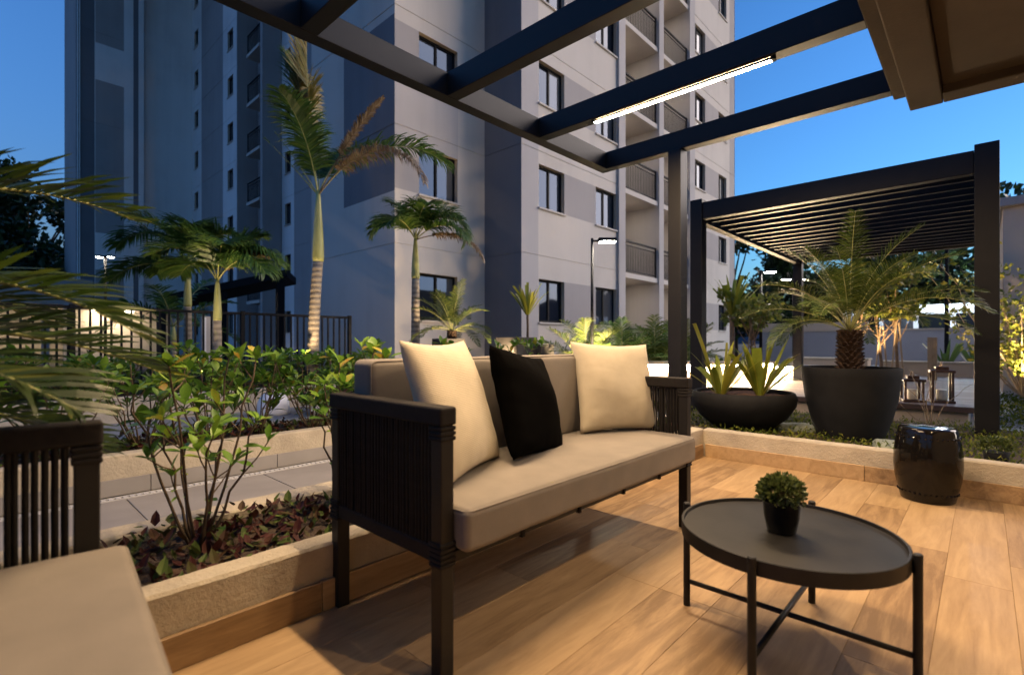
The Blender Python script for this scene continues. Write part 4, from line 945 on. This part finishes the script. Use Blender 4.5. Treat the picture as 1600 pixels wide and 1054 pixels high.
lantern('taller dark wooden lantern with a cream candle at the platform corner', (7.75, .36, .251), .20, .44, R(10))
# lit planter under the pergola posts: coping with a warm strip below it
def lit_planter(label, loc, L, rz, h=.5, d=.5):
    b_ = thing('lit_planter', label, 'planter', loc, 'planters lit by under-coping strips', rz, world=False)
    box_part('wall', 'wall_tan', b_, 0, L, 0, d, -.3, h, bevel=.006); box_part('coping', 'stucco', b_, -.03, L+.03, -.07, d+.03, h+.001, h+.05, bevel=.006)
    MB().box(.03, L-.03, -.05, -.03, h-.014, h-.001).build('led_strip', 'bed_led', b_)
lit_planter('low planter with a warm lit face behind the sofa armrest', (7.75, 4.28, .1), 1.7, R(-47), .47)
lit_planter('low planter with a warm lit face behind the strappy plants', (9.1, 3.55, .25), 1.3, R(-30), .3)
lit_planter('long low lit bench planter at the far end of the platform', (12.5, 4.0, .05), 1.4, R(-90), .35)
# ------------------------------------------------------------------ right side background
bw = thing('boundary_wall', 'long grey boundary wall with pale coping at the back of the garden', 'wall', (26, 0, 0))
box_part('wall_panel', 'boundary_paint', bw, 26, 26.2, -30, 7.9, -.05, 1.45); box_part('coping', 'wall_tan', bw, 25.95, 26.25, -30, 7.9, 1.451, 1.52)
box_part('raised_panel', 'wall_tan', bw, 25.97, 26.23, 3.6, 7.9, 1.521, 1.85)
rw = thing('garden_house', 'plain beige rendered wall of a low building at the right edge', 'building', (14, -3, 0))
box_part('wall', 'wall_tan', rw, 12.5, 18, -9, -.25, -.05, 3.35); box_part('roof_edge', 'wall_grey', rw, 12.4, 18.1, -9.1, -.17, 3.351, 3.5)
for y_ in (-.6, -.95):
    w_ = MB().box(12.42, 12.499, y_-.04, y_+.04, 1.45, 1.56).build('wall_light', 'black_metal', rw)
bs = thing('parked_bus', 'long pale bus with a yellow stripe beyond the boundary wall', 'bus', (31, 2, 0))
body = MB(); L0, L1 = -3.2, 5.2
prof = [(30.0, .45), (30.0, 2.3), (30.15, 2.62), (30.45, 2.72), (31.95, 2.72), (32.3, 2.6), (32.4, 2.3), (32.4, .45)]
n = len(prof); vs = [(p[0], L0, p[1]) for p in prof]+[(p[0], L1, p[1]) for p in prof]
body.add(vs, [(i, (i+1) % n, n+(i+1) % n, n+i) for i in range(n)]+[tuple(reversed(range(n))), tuple(range(n, 2*n))]); body.build('body', 'white_body', bs, bevel=.05)
box_part('stripe', 'yellow_paint', bs, 29.985, 29.999, L0+.1, L1-.1, 1.30, 1.48, bevel=0)
for k in range(6): box_part('window', 'glass', bs, 29.98, 29.999, L0+.4+k*1.3, L0+1.5+k*1.3, 1.6, 2.25, bevel=0)
for y_ in (-1.8, 3.6):
    wl = MB().lathe([(.15, -.12), (.42, -.12), (.46, -.06), (.46, .06), (.42, .12), (.15, .12)], 24); wl.v = [(30.15+p[2], y_+p[0], .46+p[1]) for p in wl.v]; wl.build('wheel', 'black_metal', bs)
sl2 = thing('street_lamp', 'tall dark street lamp pole rising behind the right end of the far pergola', 'street lamp', (24.6, 1.0, 0), world=False)
MB().tube([(0, 0, 0), (0, 0, 5.6), (.1, 0, 5.75), (3.6, 0, 5.9)], [.07, .05, .045, .035], 12).build('pole', 'black_metal', sl2, smooth=True)
hd = MB().box(3.5, 4.1, -.14, .14, 5.84, 5.94).build('lamp_head', 'black_metal', sl2, bevel=.02)
MB().box(3.55, 4.05, -.11, .11, 5.825, 5.839).build('lens', 'street_glow', hd)
# trees
def tree(name, label, loc, h, cr, nl, ls, rr, mat='tree_leaf', bark='bark', r0=.22, group=None, clumps=16, zlow=.45, thin=1):
    t_ = thing(name, label, 'tree', loc, group, world=False)
    top = Vector((rr.uniform(-.3, .3), rr.uniform(-.3, .3), h*.62))
    k = 8; pts = [Vector((top.x*(i/k)**2+rr.uniform(-.04, .04)*h*.1, top.y*(i/k)**2+rr.uniform(-.04, .04)*h*.1, top.z*i/k)) for i in range(k+1)]
    tr = MB().tube(pts, [r0*(1-.6*i/k) for i in range(k+1)], 10)
    cs = []
    for i in range(clumps):
        a = i*2.4+rr.uniform(-.4, .4); q = rr.uniform(.25, 1)**.6; z = h*(zlow+(1-zlow)*rr.uniform(.05, .95)); lim = math.sqrt(max(.05, 1-((z/h-(1+zlow)/2)/((1-zlow)/2))**2))
        cs.append(Vector((math.cos(a)*cr*q*lim, math.sin(a)*cr*q*lim, z)))
        b0 = pts[min(k, max(3, int(k*min(1, (z/h)*.95))))]; mid = b0.lerp(cs[-1], .5)+Vector((0, 0, -.03*h))
        tr.tube([b0, mid, cs[-1]], [r0*.35, r0*.22, r0*.08], 6)
    tr.build('trunk', bark, t_, smooth=True)
    mb = MB()
    for c in cs:
        b_ = leaf_ball(int(nl/clumps), c, cr*rr.uniform(.28, .45), cr*rr.uniform(.2, .34), ls, rr, .25)
        mb.add(b_.v, b_.f)
    tag(mb.build('crown', mat, t_), kind='stuff'); return t_
rr = random.Random(80)
tree('shade_tree', 'dark dense tree beyond the wall beside the apartment end', (33, 11.5, 0), 9.0, 4.0, 5200, .42, rr, group='street trees', zlow=.2)
tree('shade_tree', 'dark tree behind the far pergola seen between its posts', (36, 6.5, 0), 8.0, 4.2, 5200, .42, rr, group='street trees', zlow=.18)
tree('shade_tree', 'dark tree with thick forked trunk behind the pale bus', (35.5, -.1, 0), 8.5, 3.8, 4200, .42, rr, group='street trees', zlow=.32, clumps=20)
tree('shade_tree', 'dark tree beyond the right pergola post', (38, -5, 0), 8, 4, 3600, .42, rr, group='street trees', zlow=.3)
tree('shade_tree', 'low dark tree mass behind the wall left of the far pergola', (31.0, 7.6, 0), 4.6, 2.6, 4200, .3, rr, group='street trees', zlow=.12)
tree('dark_tree', 'large near black tree at the far left behind the palm fronds', (3.0, 53, 0), 14.0, 4.2, 6500, .5, rr, zlow=.12, r0=.35, clumps=26)
tree('dark_tree', 'lower dark tree filling in beneath the large tree at left', (1.2, 46, 0), 8.5, 3.6, 4200, .5, rr, zlow=.12, r0=.3, clumps=18)
for x, y_, h, wh in ((15.5, 2.4, 2.9, 'left of the boundary planting'), (16.0, 1.92, 2.7, 'in the middle of the row'), (16.3, 1.62, 2.9, 'nearest the tall lantern'), (13.7, 4.36, 2.5, 'beside the lit lamp post')):
    yt = tree('young_tree', 'slim young staked tree with warm lit leaves '+wh, (x, y_, .02), h, .7, 700, .16, rr, 'lit_leaf', 'young_bark', .045, 'young staked trees', 9, .55)
    MB().tube([(.25, -.1, 0), (.05, -.02, h*.5)], .02, 8).build('stake', 'stake_wood', yt); MB().tube([(-.2, .12, 0), (-.03, .02, h*.5)], .02, 8).build('stake', 'stake_wood', yt)
yu = strap_plant('bright yellow green yucca lit beside the lamp post at left of the far pergola', (13.4, 4.75, 1.6), straps(18, [], 30, 1.25, .09), 'yucca', 'strap_leaf', 'yuccas in the garden')
MB().tube([(0, 0, -1.6), (.03, 0, -.8), (0, 0, .05)], [.07, .06, .06], 10).build('stem', 'young_bark', yu, smooth=True)
for i in range(7): 
    x, y_ = 19.5+rr.uniform(-.6, .6), .8-i*.62
    strap_plant('spiky snake plant in the bed before the boundary wall, %s from the left' % ['first', 'second', 'third', 'fourth', 'fifth', 'sixth', 'seventh'][i], (x, y_, .05), straps(30+i, [], 14, 1.15, .09), 'snake_plant', 'snake_leaf', 'snake plants along the wall')
def bench(label, loc, sx, sy, h):
    b_ = thing('planter_bench', label, 'bench', loc, 'low concrete benches', world=False)
    box_part('body', 'wall_tan', b_, -sx, sx, -sy, sy, 0, h-.05); box_part('coping', 'stucco', b_, -sx-.03, sx+.03, -sy-.03, sy+.03, h-.049, h)
bench('long low pale bench wall before the snake plants', (18.4, -.8, 0), .25, 3.0, .42)
bench('low pale bench wall at the foot of the young trees', (17.6, 3.4, 0), .3, 1.0, .5)
bl = thing('wood_bollard', 'square pale wooden post standing behind the shorter lantern', 'bollard', (12.6, .72, 0))
box_part('post', 'stake_wood', bl, 12.53, 12.67, .65, .79, 0, 1.05)
# shrub with golden leaves by the right wall
ys = thing('golden_shrub', 'twiggy shrub with golden lit leaves against the beige wall', 'shrub', (10.6, -.42, .1), world=False)
tw = MB(); lv = MB()
for i in range(26):
    a = rr.uniform(0, 6.28); e = rr.uniform(.7, 1.5); L = rr.uniform(1.2, 2.4); p = Vector((0, 0, .05)); pts = [p]
    for j in range(6): e2 = e+rr.uniform(-.25, .25); a += rr.uniform(-.3, .3); p = p+Vector((math.cos(e2)*math.cos(a), math.cos(e2)*math.sin(a), math.sin(e2)))*L/6; pts.append(p)
    tw.tube(pts, [.013*(1-.75*j/6) for j in range(7)], 5)
    for j in range(2, 7):
        b_ = leaf_ball(16, pts[j], .17, .15, .085, rr, .1); lv.add(b_.v, b_.f)
tag(tw.build('twigs', 'twig', ys), kind='stuff'); tag(lv.build('leaves', 'lit_leaf', ys), kind='stuff')
def spot(label, loc, aim, energy, col=(1, .72, .4), size=R(75)):
    s = thing('garden_spotlight', label, 'spotlight', loc, 'small garden uplights', world=False)
    d = (Vector(aim)-Vector(loc)).normalized()
    MB().tube([(0, 0, -.12), (0, 0, 0)], .01, 8).build('spike', 'black_metal', s); MB().tube([-d*.06, d*.03], .035, 14).build('lamp_head', 'black_metal', s)
    ld = bpy.data.lights.new('uplight', 'SPOT'); lo = bpy.data.objects.new('uplight', ld); COL.objects.link(lo); lo.parent = s
    ld.energy = energy; ld.color = col; ld.spot_size = size; ld.spot_blend = .6; ld.shadow_soft_size = .03; lo.rotation_euler = d.to_track_quat('-Z', 'Y').to_euler(); lo.location = d*.035
spot('small black uplight under the golden shrub', (9.9, -.5, .2), (11.2, -.45, 2.2), 40)
spot('small black uplight at the foot of the young trees', (14.9, 1.9, .15), (16.2, 1.95, 2.6), 45)
spot('small black uplight at the foot of the lit yucca', (12.8, 4.4, .15), (13.5, 4.7, 2.4), 40)
spot('small black uplight below the clumping palms left of the garden lamp', (6.95, 4.55, .5), (7.7, 5.6, 1.5), 45, size=R(110))
spot('small black uplight below the clumping palms right of the garden lamp', (8.1, 4.25, .5), (8.7, 5.2, 1.4), 45, size=R(110))
spot('small black uplight by the square planter boxes', (6.0, 5.5, .5), (6.4, 7.2, 1.5), 40, size=R(110))
spot('small black uplight at the foot of the arching palm', (2.1, 7.65, .5), (2.5, 8.6, 2.2), 24, size=R(100))
spot('small black uplight at the foot of the tall slender palm', (3.5, 7.5, .5), (3.9, 8.2, 3.2), 10, size=R(90))
spot('small black uplight at the end of the wooden platform', (11.6, 3.2, .3), (9.0, 1.6, 2.6), 75, size=R(120))
# stones, small pot and bare twigs at the right
for i, (x, y_, sx, sy, rz, wh) in enumerate([(7.1, -.38, .16, .28, .1, 'nearest the black post'), (6.55, -.28, .12, .2, .5, 'smaller one beside the post foot'), (8.4, -.7, .2, .35, -.1, 'farther one beyond the post'), (5.2, 1.28, .12, .16, .4, 'between the two black pots'), (4.75, .42, .16, .2, .2, 'right of the tall pot')]):
    m_ = rounded_box(sx*2, sy*2, .09, .035, 4, .01, 0, i, .004); o = m_.build('stepping_stone', 'stone_pale', smooth=True); o.location = (x, y_, .15 if x < 6.5 else .03); o.rotation_euler[2] = rz
    tag(o, 'flat pale stepping stone in the ground cover, '+wh, 'stone', 'stepping stones')
sp = thing('nursery_pot', 'tiny bushy plant in a black nursery pot on the soil right of the stool', 'potted plant', (4.62, -.06, .15), world=False)
MB().lathe([(.001, 0), (.055, 0), (.07, .08), (.064, .08), (.001, .07)], 24).build('pot', 'clay_pot', sp, smooth=True); tag(leaf_ball(700, (0, 0, .11), .10, .065, .022, rr, .4, .3).build('foliage', 'tiny_leaf', sp), kind='stuff')
bt = thing('bare_sapling', 'leafless thin twiggy sapling before the wooden platform', 'sapling', (5.9, .34, .145), world=False)
tw = MB()
for i in range(9):
    p = Vector((0, 0, 0)); a = rr.uniform(0, 6.28); e = rr.uniform(.7, 1.4); pts = [p]
    for j in range(7): e += rr.uniform(-.4, .4); a += rr.uniform(-.6, .6); p = p+Vector((math.cos(e)*math.cos(a), math.cos(e)*math.sin(a), abs(math.sin(e))))*.085; pts.append(p)
    tw.tube(pts, [.005*(1-.7*j/7) for j in range(8)], 5)
tw.build('twigs', 'twig', bt, smooth=True)
# ------------------------------------------------------------------ left side background
lb = thing('low_annex', 'low grey annex with a warm lit open bay at the far left', 'building', (0, 33, 0))
box_part('fascia', 'wall_grey', lb, -14, 4.1, 31.9, 32.2, 2.75, 4.0); box_part('roof', 'wall_grey', lb, -14, 4.1, 32.2, 40, 3.7, 4.0)
box_part('back_wall', 'interior', lb, -14, 4.1, 39.5, 39.9, 0, 3.69); box_part('end_wall', 'interior', lb, 3.9, 4.1, 32.21, 39.49, 0, 3.69)
for x in (-4, -.5, 2.4): box_part('column', 'wall_grey', lb, x-.15, x+.15, 31.95, 32.2, -.05, 2.749)
for x in (-3, 0, 3): box_part('ceiling_lamp', 'annex_lamp', lb, x-.6, x+.6, 35, 35.3, 3.62, 3.695, bevel=0)
ga = thing('garage_bay', 'warm lit low wall bay behind the fence below the slim lamp post', 'garage', (4.0, 27, 0))
box_part('back_wall', 'interior', ga, 2.6, 6.2, 27.4, 27.6, 0, 2.3); box_part('roof', 'wall_grey', ga, 2.6, 6.2, 26.2, 27.6, 2.301, 2.5); box_part('ceiling_lamp', 'annex_lamp', ga, 3.4, 4.8, 26.8, 26.95, 2.24, 2.299, bevel=0)
for x in (2.7, 6.1): box_part('column', 'wall_grey', ga, x-.1, x+.1, 26.25, 26.45, -.05, 2.3)
cn = thing('black_canopy', 'dark slanting canopy structure behind the fence and palms', 'canopy', (5, 15, 0))
mb = MB(); mb.add([(3.3, 15.8, 1.95), (5.9, 13.9, 2.75), (6.9, 15.6, 2.75), (4.3, 17.5, 1.95), (3.3, 15.8, 2.15), (5.9, 13.9, 2.95), (6.9, 15.6, 2.95), (4.3, 17.5, 2.15)], [(0,3,2,1),(4,5,6,7),(0,1,5,4),(1,2,6,5),(2,3,7,6),(3,0,4,7)]); mb.build('roof', 'black_metal', cn)
for x, y_, h in ((3.45, 15.9, 2.0), (5.8, 14.1, 2.75), (4.4, 17.2, 2.0), (4.65, 15.0, 2.4)): box_part('post', 'black_metal', cn, x-.09, x+.09, y_-.09, y_+.09, -.05, h)
sg = thing('white_panel_post', 'pale upright panel with a white lit edge behind the fence', 'post', (2.95, 10.25, 0))
box_part('panel', 'wall_mid', sg, 2.82, 3.1, 10.2, 10.3, .05, 1.42); MB().box(2.86, 2.89, 10.185, 10.199, .3, 1.4).build('light_strip', 'white_paint', sg)
gl = tag(MB().lathe([(.2, 0), (.205, .04), (.19, .17), (.14, .26), (.07, .305), (.001, .315)], 32).build('garden_globe', 'white_paint', smooth=True), 'white dome shaped garden marker on the walkway behind the shrubs', 'garden marker'); gl.location = (2.75, 6.9, 0)
